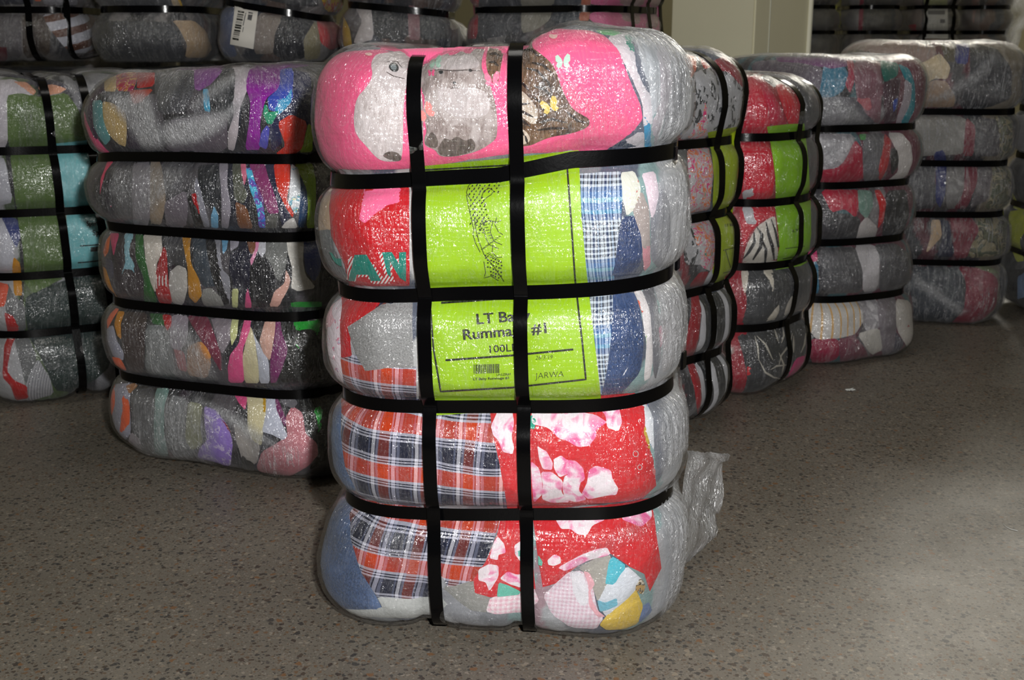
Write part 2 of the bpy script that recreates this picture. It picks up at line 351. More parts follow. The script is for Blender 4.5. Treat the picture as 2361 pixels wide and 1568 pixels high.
def tag(o, label=None, cat=None, group=None, kind=None):
    for k, v in (('label', label), ('category', cat), ('group', group), ('kind', kind)):
        if v: o[k] = v
    return o
def inpoly(P, Q):
    x, y = P[:, 0], P[:, 1]; r = np.zeros(len(P), bool); n = len(Q)
    for i in range(n):
        x1, y1 = Q[i]; x2, y2 = Q[(i+1) % n]
        if y1 == y2: continue
        c = ((y1 > y) != (y2 > y)) & (x < (x2-x1)*(y-y1)/(y2-y1)+x1); r ^= c
    return r
def edgedist(P, Q):
    d = np.full(len(P), 9e9); n = len(Q); Q = np.asarray(Q)
    for i in range(n):
        a, b = Q[i], Q[(i+1) % n]; ab = b-a; L = (ab**2).sum()+1e-12
        t = np.clip(((P-a)@ab)/L, 0, 1); d = np.minimum(d, np.hypot(*(P-a-t[:, None]*ab).T))
    return d
def densify(Q, step, closed=True):
    out = []; n = len(Q)
    for i in range(n if closed else n-1):
        a = np.array(Q[i], float); b = np.array(Q[(i+1) % n], float); k = max(1, int(np.hypot(*(b-a))/step))
        for j in range(k): out.append(a+(b-a)*j/k)
    if not closed: out.append(np.array(Q[-1], float))
    return np.array(out)
def roundpoly(Q, it=2):
    Q = np.array(Q, float)
    for _ in range(it):
        R = np.roll(Q, -1, 0); k = .13 if it == 1 else .25; Q = np.stack([Q*(1-k)+R*k, Q*k+R*(1-k)], 1).reshape(-1, 2)
    return Q
CROP = dict(px=(0, 0, 1, 1), h1=(680, 20, 2.361, 2.361), h2=(680, 500, 2.361, 2.361), h3=(680, 980, 2.361, 2.361), b1=(180, 100, 3.1367, 3.136), b2=(180, 600, 3.015, 3.015),
    a=(0, 140, 1.9615, 1.96), r1=(1520, 100, 3.408, 3.409), r2=(1540, 560, 3.5625, 3.5636), e1=(1800, 80, 3.267, 3.267), e2=(1800, 500, 3.267, 3.267), t1=(0, 0, 3.92, 3.92),
    t2=(400, 0, 3.373, 3.375), t3=(1040, 0, 4.372, 4.37), t4=(1840, 0, 4.532, 4.53))
def cr(c, pts):
    x0, y0, sx, sy = CROP[c]; return [(x0+x/sx, y0+y/sy) for x, y in pts]
# ---------------------------------------------------------------- bale builder
def ribbon(rings, parent, name='strap'):
    """closed strap from four corner lines; each of its four sides has its own vertices so that edges stay crisp"""
    n = len(rings[0]); V = []; F = []
    for j in range(4):
        a, b = rings[j], rings[(j+1) % 4]; o = len(V)
        for p, q in zip(a, b): V += [p, q]
        F += [(o+2*i, o+2*i+1, o+2*((i+1) % n)+1, o+2*((i+1) % n)) for i in range(n)]
    return mk(name, np.array(V), F, strapmat(), parent)
class Bale:
    def __init__(self, key, label, res=.008, filmkw=None, corecols=None, film_off=.0070, nofilm=False, group=None, name='clothing_bale', straps=True, wr=.0007):
        S = self.S = SURF[key]; self.key = key; self.n = 0
        r = self.root = bpy.data.objects.new(name, None); C.objects.link(r); r.location = (*S.c, S.z0); r.rotation_euler = (0, 0, S.rot); r.empty_display_size = .1
        tag(r, label, 'bale', group)
        # packed clothes: the body of the bale, vertical folds each with a colour of its own
        ns, nt = int(S.L/res), int(S.T/res); s = np.arange(ns)*S.L/ns; t = np.linspace(0, S.T, nt)
        SS, TT = np.meshgrid(s, t, indexing='ij'); rs = np.random.RandomState(S.nk and int(abs(S.c[0])*1000+abs(S.c[1])*100) % 9999)
        cols = [lin(c) for c in (corecols or [(70, 72, 78), (120, 118, 120), (45, 45, 52), (96, 60, 60), (150, 140, 130), (40, 50, 80), (110, 60, 100), (60, 80, 80)])]
        edges = [0.]
        while edges[-1] < S.L: edges.append(edges[-1]+rs.uniform(.018, .06))
        wob = .012*np.sin(TT*23+rs.uniform(0, 6))+.008*np.sin(TT*51+SS*9); bi = np.searchsorted(edges, np.mod(SS+wob, S.L))-1
        ci = rs.randint(0, len(cols), len(edges)+2)[bi]; col = np.concatenate([np.array(cols)[ci], np.ones(ci.shape+(1,))], -1)
        e = np.array(edges+[edges[-1]+.05]); m = np.mod(SS+wob, S.L); ed = np.minimum(np.abs(m-e[np.clip(bi, 0, len(e)-1)]), np.abs(e[np.clip(bi+1, 0, len(e)-1)]-m))
        P = S.local(SS.ravel(), TT.ravel(), -.001+.0025*(1-np.exp(-ed.ravel()/.004)))
        F = gridf(ns, nt, True)
        o = mk('packed_garments', P, F, band_core(), r, np.stack([SS.ravel(), TT.ravel()], -1), col=col.reshape(-1, 4)); tag(o, kind='stuff'); self.core = o
        # coarse map from pixels to the chart
        cs, ct = np.linspace(0, S.L, 221), np.linspace(S.tl[1]*.25, S.T-S.R*.25, 241); CS, CTt = np.meshgrid(cs, ct, indexing='ij')
        W = S.world(CS.ravel(), CTt.ravel(), .001); self.gs = CS.ravel(); self.gt = CTt.ravel(); f = gridf(221, 241); f = np.concatenate([f[:, [0, 1, 2]], f[:, [0, 2, 3]]])
        self.gf = f; self.W = W; self.bvh = BVHTree.FromPolygons([Vector(p) for p in W], [tuple(int(i) for i in q) for q in f])
        self.X, self.Y = project(W); self.cache = {}
        # side of the grid that faces the camera
        A = W.reshape(221, 241, 3); du = np.gradient(A, axis=0); dv = np.gradient(A, axis=1); N = np.cross(du, dv); view = np.array([0, 0, CAM_H])-A; self.vis = ((N*view).sum(-1) > 0).ravel()
        if (self.vis).mean() > .5 and False: self.vis = ~self.vis
        if not nofilm:
            fr = res*.62 if key == 'hero' else res*.85
            ns, nt = int(S.L/fr), int(S.T/fr); s = np.arange(ns)*S.L/ns; t = np.linspace(0, S.T, nt); SS, TT = np.meshgrid(s, t, indexing='ij')
            a = SS.ravel(); b = TT.ravel(); k = 2*math.pi/S.L
            wv = wr*(np.sin(np.round(60/k)*k*a+5*np.sin(b*31))*np.sin(b*47+2*np.sin(a*k*6))+.6*np.sin(np.round(170/k)*k*a+4*np.sin(b*60))*np.sin(b*90+1))
            o = mk('plastic_wrap', S.local(a, b, film_off+wv), gridf(ns, nt, True), film(**(filmkw or {})), r, np.stack([a, b], -1)); self.film = o
        if straps: self.straps()
    def inv(self, px, py):
        k = (round(px, 2), round(py, 2))
        if k in self.cache: return self.cache[k]
        d = px_dir(px, py); hit = self.bvh.ray_cast(Vector((0, 0, CAM_H)), Vector(d))
        if hit[0] is not None:
            f = self.gf[hit[2]]; a, b, c = (self.W[i] for i in f); p = np.array(hit[0]); v0, v1, v2 = b-a, c-a, p-a
            d00, d01, d11, d20, d21 = v0@v0, v0@v1, v1@v1, v2@v0, v2@v1; den = d00*d11-d01*d01
            v = (d11*d20-d01*d21)/den if abs(den) > 1e-18 else 0; w_ = (d00*d21-d01*d20)/den if abs(den) > 1e-18 else 0
            r = (1-v-w_)*np.array([self.gs[f[0]], self.gt[f[0]]])+v*np.array([self.gs[f[1]], self.gt[f[1]]])+w_*np.array([self.gs[f[2]], self.gt[f[2]]])
        else:
            q = (self.X-px)**2+(self.Y-py)**2+np.where(self.vis, 0, 1e4); i = q.argmin(); r = np.array([self.gs[i], self.gt[i]])
        self.cache[k] = r; return r
    def chart(self, pts, step=7, closed=True, jit=0.):
        Q = densify(pts, step, closed); R = np.array([self.inv(*q) for q in Q])
        s = R[:, 0].copy(); m = np.median(s); L = self.S.L; s[s-m > L/2] -= L; s[m-s > L/2] += L
        return np.stack([s, R[:, 1]], -1)
    def piece(self, pts, mat, name='garment', lay=1, puff=.0022, crop='px', rnd=1, parent=None, label=None, off=None, h=None, edge=.007, kind=None, wob=.8, st=None, fade=0, pleat=0.):
        """one piece of cloth: its outline read off the photograph, laid on the bale surface and cut with real edges"""
        self.n += 1; S = self.S
        if st is None:
            pts = cr(crop, pts)
            if rnd: pts = roundpoly(pts, rnd)
            Q = self.chart(pts, 6)
        else: Q = densify(pts, .006)
        keep = [0]
        for i in range(1, len(Q)):
            if np.hypot(*(Q[i]-Q[keep[-1]])) > .0009: keep.append(i)
        Q = Q[keep]
        if wob and len(Q) > 8:
            r = np.random.RandomState(self.n); k = np.arange(len(Q)); w_ = sum(np.sin(2*math.pi*k/len(Q)*m+r.uniform(0, 6))*r.uniform(.2, 1)/m**.5 for m in (3, 5, 8, 13, 21)); nrm = np.roll(Q, -1, 0)-np.roll(Q, 1, 0)
            nrm = np.stack([nrm[:, 1], -nrm[:, 0]], -1)/(np.hypot(*nrm.T)[:, None]+1e-9); Q = Q+nrm*(w_*.0007*wob)[:, None]
        lo, hi = Q.min(0), Q.max(0); h = h or (.0045 if self.key == 'hero' else .007)
        gx, gy = np.meshgrid(np.arange(lo[0]+h/2, hi[0], h), np.arange(lo[1]+h/2, hi[1], h*.9)); gx[1::2] += h/2
        G = np.stack([gx.ravel(), gy.ravel()], -1); G = G[inpoly(G, Q)]
        if len(G): G = G[edgedist(G, Q) > h*.4]
        allp = np.concatenate([Q, G]) if len(G) else Q
        n = len(Q); vv, ee, ff, *_ = delaunay_2d_cdt([Vector(p) for p in allp], [(i, (i+1) % n) for i in range(n)], [], 1, 1e-6)
        A = np.array([tuple(v) for v in vv])
        if not len(ff): return None
        d = edgedist(A, Q); o_ = (off if off is not None else .0008+lay*.0005+(self.n % 9)*.00004)+puff*(1-np.exp(-d/edge))
        if pleat: o_ = o_+pleat*sstep(d/.02)*(np.sin(A[:, 0]*520+3*np.sin(A[:, 1]*21+self.n))+.6*np.sin(A[:, 0]*860+4*np.sin(A[:, 1]*15)))
        P = S.local(A[:, 0], A[:, 1], o_)
        F = [tuple(f) for f in ff]
        cc = None
        if fade: g_ = sstep(d/fade); cc = np.stack([g_, g_, g_, g_*0+1], -1)
        ob = mk(name, P, F, mat, parent or self.root, A, col=cc)
        if label: ob['label'] = label
        if kind: ob['kind'] = kind
        return ob
    def cl(self, rgb, pts, crop='px', name='garment', **k):
        """plain coloured garment"""
        rgb = tuple(rgb); return self.piece(pts, cloth(rgb), name, crop=crop, **k)
    def stroke(self, lines, wpx, mat, name, off=.0052, parent=None, crop='px', step=6, label=None, dash=None):
        """printed lines, joined into one flat print"""
        V = []; F = []
        for ln in lines:
            ln = cr(crop, ln); Q = densify(ln, step, False); tg = np.gradient(Q, axis=0); tg /= np.hypot(*tg.T)[:, None]+1e-9; nr = np.stack([-tg[:, 1], tg[:, 0]], -1)
            wd = wpx if not isinstance(wpx, (list, tuple)) else np.interp(np.linspace(0, 1, len(Q)), np.linspace(0, 1, len(wpx)), wpx)[:, None]
            a = Q+nr*wd/2; b = Q-nr*wd/2; o0 = len(V)
            for p, q in zip(a, b): V += [self.inv(*p), self.inv(*q)]
            F += [(o0+2*i, o0+2*i+1, o0+2*i+3, o0+2*i+2) for i in range(len(Q)-1)]
        V = np.array(V); ob = mk(name, self.S.local(V[:, 0], V[:, 1], off), F, mat, parent or self.root, V)
        if label: ob['label'] = label
        if len(lines) > 1: ob['kind'] = 'stuff'
        return ob
    def shapes(self, polys, mat, name, off=.0052, parent=None, crop='px', label=None, rnd=0, step=8):
        if 1 < len(polys) <= 12 and not name.endswith(('barcode', 'spots', 'lines')):
            for p_ in polys: self.shapes([p_], mat, name, off, parent, crop, label, rnd, step)
            return None
        V = []; F = []
        for pl in polys:
            pl = cr(crop, pl)
            if rnd: pl = roundpoly(pl, rnd)
            Q = densify(pl, step); n = len(Q); lo, hi = Q.min(0), Q.max(0); G = []
            if max(hi-lo) > 26:
                gx, gy = np.meshgrid(np.arange(lo[0]+5, hi[0], 10), np.arange(lo[1]+5, hi[1], 10)); G = np.stack([gx.ravel(), gy.ravel()], -1); G = G[inpoly(G, Q)]
            allp = np.concatenate([Q, G]) if len(G) else Q
            vv, ee, ff, *_ = delaunay_2d_cdt([Vector(p) for p in allp], [(i, (i+1) % n) for i in range(n)], [], 1, 1e-4)
            o0 = len(V); V += [self.inv(*v) for v in vv]; F += [tuple(o0+i for i in f) for f in ff]
        V = np.array(V); ob = mk(name, self.S.local(V[:, 0], V[:, 1], off), F, mat, parent or self.root, V)
        if label: ob['label'] = label
        if len(polys) > 1: ob['kind'] = 'stuff'
        return ob
    def text(self, txt, x0, y0, x1, y1, hpx, mat, name='printed_text', parent=None, off=.0052, bold=0., squeeze=None, shear=0.):
        cu = bpy.data.curves.new('t', 'FONT'); cu.body = txt; cu.size = 1; cu.offset = min(bold, .012); cu.resolution_u = 3; cu.shear = shear
        ob = bpy.data.objects.new('t', cu); C.objects.link(ob); bpy.context.view_layer.update()
        me = bpy.data.meshes.new_from_object(ob.evaluated_get(bpy.context.evaluated_depsgraph_get())); bpy.data.objects.remove(ob); bpy.data.curves.remove(cu)
        co = np.array([v.co[:2] for v in me.vertices]); F = [tuple(p.vertices) for p in me.polygons]; bpy.data.meshes.remove(me)
        lo, hi = co.min(0), co.max(0); L = math.hypot(x1-x0, y1-y0); ux, uy = (x1-x0)/L, (y1-y0)/L; cap = .70
        X = (co[:, 0]-lo[0])/(hi[0]-lo[0])*L; Yp = co[:, 1]/cap*hpx
        px = x0+X*ux+Yp*uy; py = y0+X*uy-Yp*ux; nv = len(px)
        if bold > .01: px = np.concatenate([px, px+hpx*.05]); py = np.concatenate([py, py]); F = F+[tuple(i+nv for i in f) for f in F]
        V = np.array([self.inv(a, b) for a, b in zip(px, py)]); off = off+np.where(np.arange(len(px)) < nv, 0, .00004)
        o = mk(name, self.S.local(V[:, 0], V[:, 1], off), F, mat, parent or self.root, V, smooth=False); return o
    def straps(self):
        S = self.S; V0 = None
        for i in range(len(S.straps)):
            s = np.linspace(0, S.L, 181)[:-1]; x, y, _, _ = S.ring(s); z = S.zs(i, x); w2 = S.sw/2
            t0 = S.tz(z); L = []
            for dt, of in ((-w2, .0102), (w2, .0102), (w2, .0117), (-w2, .0117)):
                P = S.local(s, t0+dt, of); P[:, :2] = sum(np.roll(P[:, :2], k, 0) for k in range(-4, 5))/9
                L.append(P)
            ribbon(L, self.root)
        if not S.vst: return
        ss, tt = np.linspace(0, S.L, 141), np.linspace(0, S.T, 181); A, B = np.meshgrid(ss, tt, indexing='ij'); P = S.local(A.ravel(), B.ravel(), .004)
        bv = BVHTree.FromPolygons([Vector(p) for p in P], [tuple(int(i) for i in f) for f in gridf(141, 181)])
        for x0, k in S.vst:
            cz = S.H/2; rows = []
            for al in np.linspace(0, 2*math.pi, 241)[:-1]:
                sy, sz = math.cos(al), math.sin(al); row = []
                for dx in (-S.vsw/2, S.vsw/2):
                    e = np.array([k*sz, sy, sz]); o_ = np.array([x0+k*cz+dx, 0, cz]); h = bv.ray_cast(Vector(o_+e*1.5), Vector(-e/np.linalg.norm(e)))
                    row.append(np.array(h[0]) if h[0] is not None else None)
                if row[0] is None or row[1] is None or (len(rows) and abs(row[0]-rows[-1][0]).max() > .06): row = rows[-1]
                rows.append(row)
            R = np.array(rows); R = sum(np.roll(R, j, 0) for j in range(-2, 3))/5; R[:, :, 1:] = R[:, :, 1:].mean(1, keepdims=True)*1.0
            c = R.mean(1)-np.array([0, 0, cz]); c[:, 0] = 0; tg = np.roll(c, -1, 0)-np.roll(c, 1, 0); nr = np.stack([tg[:, 0]*0, tg[:, 2], -tg[:, 1]], -1); nr /= np.linalg.norm(nr, axis=1, keepdims=True)+1e-9
            sg = np.sign((nr*c).sum(1)); nr *= sg[:, None]
            L = [R[:, 0]+nr*.0088, R[:, 1]+nr*.0088, R[:, 1]+nr*.0103, R[:, 0]+nr*.0103]
            for q in L: q[:, 2] = np.maximum(q[:, 2], .001)
            ribbon(L, self.root)
    def sheet(self, pts, crop='px', off=.0085, rnd=1, name='film_fold', fd=None, pleat=0., **kw):
        off = .0080+(self.n % 5)*.0003; return self.piece(pts, film(fade=True, **kw), name, crop=crop, off=off, puff=.0006, rnd=rnd, edge=.012, wob=2.5, pleat=pleat, h=.0032 if pleat else None, fade=fd or (.016 if self.key == 'hero' else .02))
# ---------------------------------------------------------------- the room
def box(name, c, d, mat, parent=None, rot=0, bev=0.):
    bm = bmesh.new(); bmesh.ops.create_cube(bm, size=1)
    for v in bm.verts: v.co = Vector((v.co.x*d[0], v.co.y*d[1], v.co.z*d[2]))
    if bev: bmesh.ops.bevel(bm, geom=bm.edges[:], offset=bev, segments=2, affect='EDGES')
    me = bpy.data.meshes.new(name); bm.to_mesh(me); bm.free(); me.materials.append(mat)
    o = bpy.data.objects.new(name, me); C.objects.link(o); o.location = c; o.rotation_euler = (0, 0, rot)
    if parent: o.parent = parent
    return o
def floor_mat():
    t = NT('ground_concrete'); ob = t.coords('Object'); pos = t.coords('Object', scale=(1, 1, 0))
    base = lin((112, 106, 96)); big = t.noise(pos, 2.2, 4, .6); mid = t.noise(pos, 14, 4, .65)
    col = t.mix(t.ramp(big, [(.35, 0.), (.65, 1.)]), [v*.92 for v in base], [v*1.12 for v in base])
    col = t.mix(t.ramp(mid, [(.3, 0.), (.7, .5)]), col, [v*.78 for v in base])
    warp = t.n('ShaderNodeVectorMath', {0: pos, 1: t.n('ShaderNodeTexNoise', {'Vector': pos, 'Scale': 90.}).outputs[1]}, operation='MULTIPLY_ADD')
    warp.inputs[2].default_value = (0, 0, 0)
    def chips(scale, off, thr, cols, randy=.9):
        nonlocal col
        p = t.coords('Object', scale=(1, 1, 0), loc=(off, off*.7, 0)); ns = t.n('ShaderNodeTexNoise', {'Vector': p, 'Scale': scale*1.6, 'Detail': 2.}).outputs[1]
        pw = t.n('ShaderNodeVectorMath', {0: ns, 1: (.9/scale, .9/scale, 0), 2: p}, operation='MULTIPLY_ADD').outputs[0]
        v = t.n('ShaderNodeTexVoronoi', {'Vector': pw, 'Scale': scale, 'Randomness': 1.}); v.voronoi_dimensions = '2D'
        sep = t.n('ShaderNodeSeparateXYZ', {0: v.outputs['Color']}); present = t.math('LESS_THAN', sep.outputs[1], randy)
        siz = t.math('MULTIPLY', sep.outputs[2], thr); m = t.math('LESS_THAN', v.outputs['Distance'], t.math('ADD', siz, thr*.35)); m = t.math('MULTIPLY', m, present)
        cc = t.ramp(sep.outputs[0], [(i/len(cols), lin(c)) for i, c in enumerate(cols)], True)
        col = t.mix(t.math('MULTIPLY', m, .85), col, cc)
    chips(260, 1.3, .34, [(92, 88, 80), (118, 110, 98), (84, 74, 64), (132, 126, 116), (98, 80, 64)], .7)
    chips(120, .0, .30, [(62, 60, 58), (96, 78, 62), (74, 70, 66), (128, 118, 104), (66, 56, 48), (108, 84, 62), (140, 132, 120), (56, 56, 54)], .62)
    chips(75, 4.1, .27, [(52, 50, 50), (70, 58, 50), (118, 84, 54), (60, 58, 56), (138, 128, 112), (56, 48, 44)], .34)
    scr = t.noise(t.coords('Object', scale=(1, .06, 0), rot=24), 60, 3, .6, .5)
    r = t.math('ADD', t.math('MULTIPLY', t.noise(pos, 6, 4), .2), .34); r = t.math('ADD', r, t.math('MULTIPLY', scr, .06))
    n = t.bump(t.noise(pos, 240, 3), .12, .0008)
    return t.out(principled(t, col, r, n, .5))
fl = box('floor', (0.5, 3.4, -.05), (11, 14, .1), floor_mat()); fl['kind'] = 'structure'
def paint(rgb, name='wall_paint', rough=.55):
    t = NT(name); p = t.coords('Object'); c = lin(rgb)
    return t.out(principled(t, t.mix(t.noise(p, 3, 4), [v*.92 for v in c], [min(1, v*1.06) for v in c]), rough, t.bump(t.noise(p, 60, 4), .12, .002), .35))
wp = paint((172, 167, 140))
for nm, c, d in (('wall_back', (.5, 9.2, 2.2), (11, .1, 4.6)), ('wall_right', (4.4, 4.3, 2.2), (.1, 9.9, 4.6)), ('wall_left', (-3.4, 4.3, 2.2), (.1, 9.9, 4.6)), ('ceiling', (.5, 3.4, 4.55), (11, 14, .1))):
    o = box(nm, c, d, paint((200, 196, 180)) if nm == 'ceiling' else wp); o['kind'] = 'structure'
# beige steel column with its corner towards the camera
def column():
    r = bpy.data.objects.new('column', None); C.objects.link(r); r.location = (.79, 3.95, 0); r.rotation_euler = (0, 0, math.radians(-40)); tag(r, 'square beige painted column standing behind the bales', 'column', kind='structure')
    m = paint((226, 221, 192), 'column_paint', .45); a = math.radians(0)
    # local +x runs along the right face's normal; corner at the origin, left face towards -x, right face towards +y
    o = box('column_shaft', (-.16, .21, 2.25), (.32, .42, 4.5), m, r, 0, .006)
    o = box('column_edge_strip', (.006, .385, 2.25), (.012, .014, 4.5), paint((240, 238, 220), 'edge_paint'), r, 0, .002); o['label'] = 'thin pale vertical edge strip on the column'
    for z in (.9, 1.6): box('column_scuff', (.0015, .10, z), (.003, .003, .22), paint((205, 205, 190), 'scuff'), r)
    return r
column()
# ---------------------------------------------------------------- hero bale
H = Bale('hero', 'front clothing bale with pink animal-print top lobe and bright lime paper label', res=.0058,
    filmkw=dict(haze=.006, crease=.14, rot=0, sx=1, sy=.2, scale=110, bump=.55, weave=.6, rough=.15),
    corecols=[(140, 144, 150), (190, 192, 196), (96, 104, 122), (215, 215, 218), (160, 162, 168), (180, 150, 160), (150, 180, 180), (206, 206, 206)])
PINK = cloth((244, 98, 146), .07)
pk = H.piece([(110, 290), (150, 255), (300, 232), (480, 222), (640, 235), (700, 215), (900, 180), (1040, 165), (1180, 160), (1300, 125), (1450, 112), (1600, 118), (1690, 150), (1760, 225), (1800, 330), (1880, 520), (1892, 600), (1840, 670), (1780, 715), (1640, 805), (1560, 832), (1545, 775), (1180, 795), (1100, 800), (880, 835), (620, 872), (330, 878), (240, 872), (215, 897), (150, 895), (95, 770), (75, 600), (82, 450), (100, 340)], PINK, crop='h1', lay=1, label='pink cotton garment printed with kittens and a rabbit')
def pr(polys, mat, name, rnd=2, off=.0043, parent=pk, **k): return H.shapes(polys, mat, name, off=off, parent=parent, crop='h1', rnd=rnd, **k)
WF = fur((178, 166, 164), (222, 213, 213), (192, 182, 182)); GF = fur((122, 106, 102), (176, 163, 159), (196, 186, 184)); TF = fur((70, 50, 36), (140, 110, 84), (46, 34, 28)); DKF = fur((70, 60, 56), (120, 108, 102))
pr([[(465, 255), (600, 238), (645, 285), (640, 350), (605, 420), (592, 560), (592, 700), (585, 826), (540, 832), (480, 830), (440, 805), (395, 750), (340, 690), (325, 620), (330, 545), (345, 480), (392, 430), (430, 370), (415, 305), (440, 262)]], WF, 'printed_kitten', label='white kitten printed on the pink cloth')
pr([[(655, 415), (690, 450), (702, 540), (700, 640), (702, 790), (655, 812)]], GF, 'printed_kitten', off=.0044)
pr([[(760, 215), (800, 198), (835, 225), (835, 275), (905, 245), (940, 212), (985, 195), (1045, 200), (1010, 310), (1035, 370), (1062, 410), (1085, 480), (1102, 560), (1105, 690), (1080, 725), (1000, 775), (900, 800), (830, 806), (785, 800), (765, 765), (708, 748), (705, 700), (722, 670), (700, 560), (712, 480), (690, 450), (680, 350), (705, 250)]], GF, 'printed_rabbit', label='grey rabbit printed on the pink cloth')
pr([[(760, 265), (860, 272), (960, 255), (1010, 300), (1000, 330), (880, 335), (760, 345), (730, 300)], [(780, 420), (860, 440), (960, 425), (1050, 450), (1070, 560), (1000, 600), (860, 590), (780, 520)]], WF, 'printed_fur', off=.0046)
pr([[(706, 742), (722, 700), (745, 665), (770, 690), (785, 730), (772, 762)], [(776, 768), (792, 738), (815, 700), (850, 718), (885, 690), (930, 722), (965, 700), (988, 740), (975, 776), (880, 803), (797, 802)], [(470, 800), (520, 770), (580, 790), (585, 826), (540, 830)]], DKF, 'printed_paw', off=.0047)
pr([[(1050, 232), (1080, 208), (1150, 188), (1125, 300), (1105, 430), (1075, 405), (1045, 340), (1040, 280)], [(1180, 190), (1230, 150), (1290, 128), (1312, 150), (1282, 215), (1335, 250), (1395, 295), (1428, 350), (1450, 430), (1480, 490), (1510, 545), (1565, 578), (1605, 600), (1603, 645), (1500, 682), (1400, 695), (1330, 722), (1280, 747), (1185, 748), (1168, 500), (1170, 300)]], TF, 'printed_tabby', label='brown tabby kitten printed on the pink cloth')
pr([[(1190, 430), (1240, 445), (1290, 500), (1330, 560), (1310, 640), (1250, 600), (1200, 560)], [(1190, 640), (1260, 660), (1290, 720), (1230, 745), (1188, 742)], [(1200, 200), (1270, 170), (1270, 210), (1200, 260)]], fur((180, 160, 140), (225, 212, 196)), 'printed_fur', off=.0046)
H.stroke([[(1185, 420), (1215, 440), (1235, 480)], [(1200, 400), (1245, 410), (1275, 445)], [(1185, 500), (1225, 520), (1280, 515)], [(1190, 540), (1240, 560), (1300, 590)], [(1185, 590), (1230, 600), (1280, 640)], [(1260, 330), (1320, 340), (1380, 400), (1400, 460)], [(1290, 300), (1350, 310), (1400, 350)], [(1300, 420), (1360, 440), (1420, 500)], [(1330, 620), (1400, 600), (1480, 620)], [(1320, 660), (1400, 650), (1480, 650)], [(1190, 700), (1200, 720), (1210, 740)], [(1225, 690), (1235, 715), (1240, 740)], [(1255, 690), (1262, 715), (1268, 735)], [(1060, 260), (1090, 255), (1120, 270)], [(1055, 300), (1085, 300), (1110, 320)], [(1240, 240), (1290, 235), (1330, 270)], [(1195, 640), (1225, 650), (1250, 690)], [(1480, 560), (1540, 610), (1590, 620)], [(1300, 480), (1350, 520), (1370, 590)]], [3, 6, 6, 2], ink((38, 26, 20)), 'printed_stripes', off=.0049, parent=pk, crop='h1')
pr([[(510, 318), (528, 303), (552, 304), (568, 325), (566, 345), (545, 352), (522, 342)], [(783, 344), (800, 340), (812, 352), (800, 362), (786, 358)], [(945, 336), (962, 334), (970, 346), (952, 352)], [(858, 402), (870, 398), (882, 404), (870, 416)]], ink((40, 42, 44)), 'printed_eye', off=.005)
pr([[(520, 318), (540, 310), (556, 322), (555, 338), (538, 342), (524, 332)]], ink((120, 128, 130)), 'printed_eye', off=.0049)
H.stroke([[(735, 345), (790, 338), (860, 345), (935, 340), (1010, 345)], [(870, 412), (868, 428), (850, 436)], [(868, 428), (892, 432)], [(500, 350), (540, 372), (600, 385)], [(505, 300), (530, 295), (560, 300), (585, 330)]], [1, 2.2, 1], ink((70, 58, 56)), 'printed_line', off=.005, parent=pk, crop='h1')
def butterfly(x, y, s, rgb, name='printed_butterfly', a=0.):
    ca, sa = math.cos(a), math.sin(a)
    W_ = [[(-.03, .15), (-.25, -.35), (-.7, -.8), (-1.05, -.6), (-1., 0), (-.7, .25)], [(-.03, .15), (-.7, .25), (-.95, .6), (-.6, .95), (-.2, .7)], [(.03, .15), (.2, -.5), (.6, -1.), (.95, -.8), (.98, -.1), (.7, .2)], [(.03, .15), (.7, .2), (.95, .6), (.6, .9), (.2, .7)]]
    pr([[(x+s*(u*ca-v*sa), y+s*(u*sa+v*ca)) for u, v in w_] for w_ in W_], ink(rgb), name, rnd=0, off=.0052)
butterfly(1460, 290, 40, (190, 225, 205)); butterfly(765, 300, 34, (175, 215, 195)); butterfly(712, 560, 48, (240, 150, 145), a=-.5); butterfly(1388, 525, 46, (235, 205, 90), a=-.3); butterfly(1075, 385, 40, (238, 130, 160)); butterfly(745, 355, 18, (238, 90, 140))
pr([[(1378, 165), (1395, 150), (1410, 158), (1425, 152), (1432, 168), (1408, 180)], [(380, 258), (410, 250), (430, 262), (410, 272)]], ink((238, 196, 188)), 'printed_heart', off=.0052)
# side garments of the top lobe
for c, p in (((212, 205, 210), [(1690, 148), (1780, 130), (1850, 190), (1870, 330), (1940, 480), (1950, 620), (1900, 660), (1885, 520), (1800, 330), (1760, 225)]), ((64, 150, 128), [(1780, 130), (1830, 150), (1860, 220), (1840, 330), (1810, 260), (1750, 180)]),
             ((190, 195, 200), [(1850, 150), (1960, 190), (2000, 330), (1990, 520), (1950, 600), (1930, 440), (1880, 320)]), ((60, 140, 180), [(1890, 470), (1925, 500), (1935, 640), (1945, 780), (1905, 800), (1900, 640)]),
             ((175, 165, 172), [(1960, 180), (2040, 220), (2060, 420), (2000, 640), (1960, 760), (1940, 640), (1990, 480)]), ((120, 124, 132), [(2050, 200), (2130, 260), (2120, 480), (2060, 700), (1990, 780), (2010, 620), (2060, 420)]),
             ((48, 58, 78), [(1560, 832), (1640, 800), (1760, 725), (1860, 700), (1880, 780), (1760, 822), (1640, 840)]), ((196, 190, 196), [(1780, 715), (1870, 660), (1905, 680), (1900, 800), (1800, 815)]), ((98, 190, 120), [(1620, 118), (1700, 110), (1780, 128), (1760, 160), (1690, 148)]), ((120, 126, 132), [(110, 290), (150, 250), (300, 215), (480, 190), (620, 195), (640, 232), (480, 222), (300, 232)]),
             ((112, 116, 126), [(620, 190), (800, 150), (1100, 135), (1180, 150), (1040, 165), (900, 178), (700, 212), (640, 232)]), ((105, 112, 124), [(1180, 150), (1300, 90), (1480, 68), (1660, 70), (1850, 120), (1860, 150), (1700, 110), (1600, 112), (1450, 105), (1300, 120)])):
    H.cl(c, p, 'h1', lay=0)
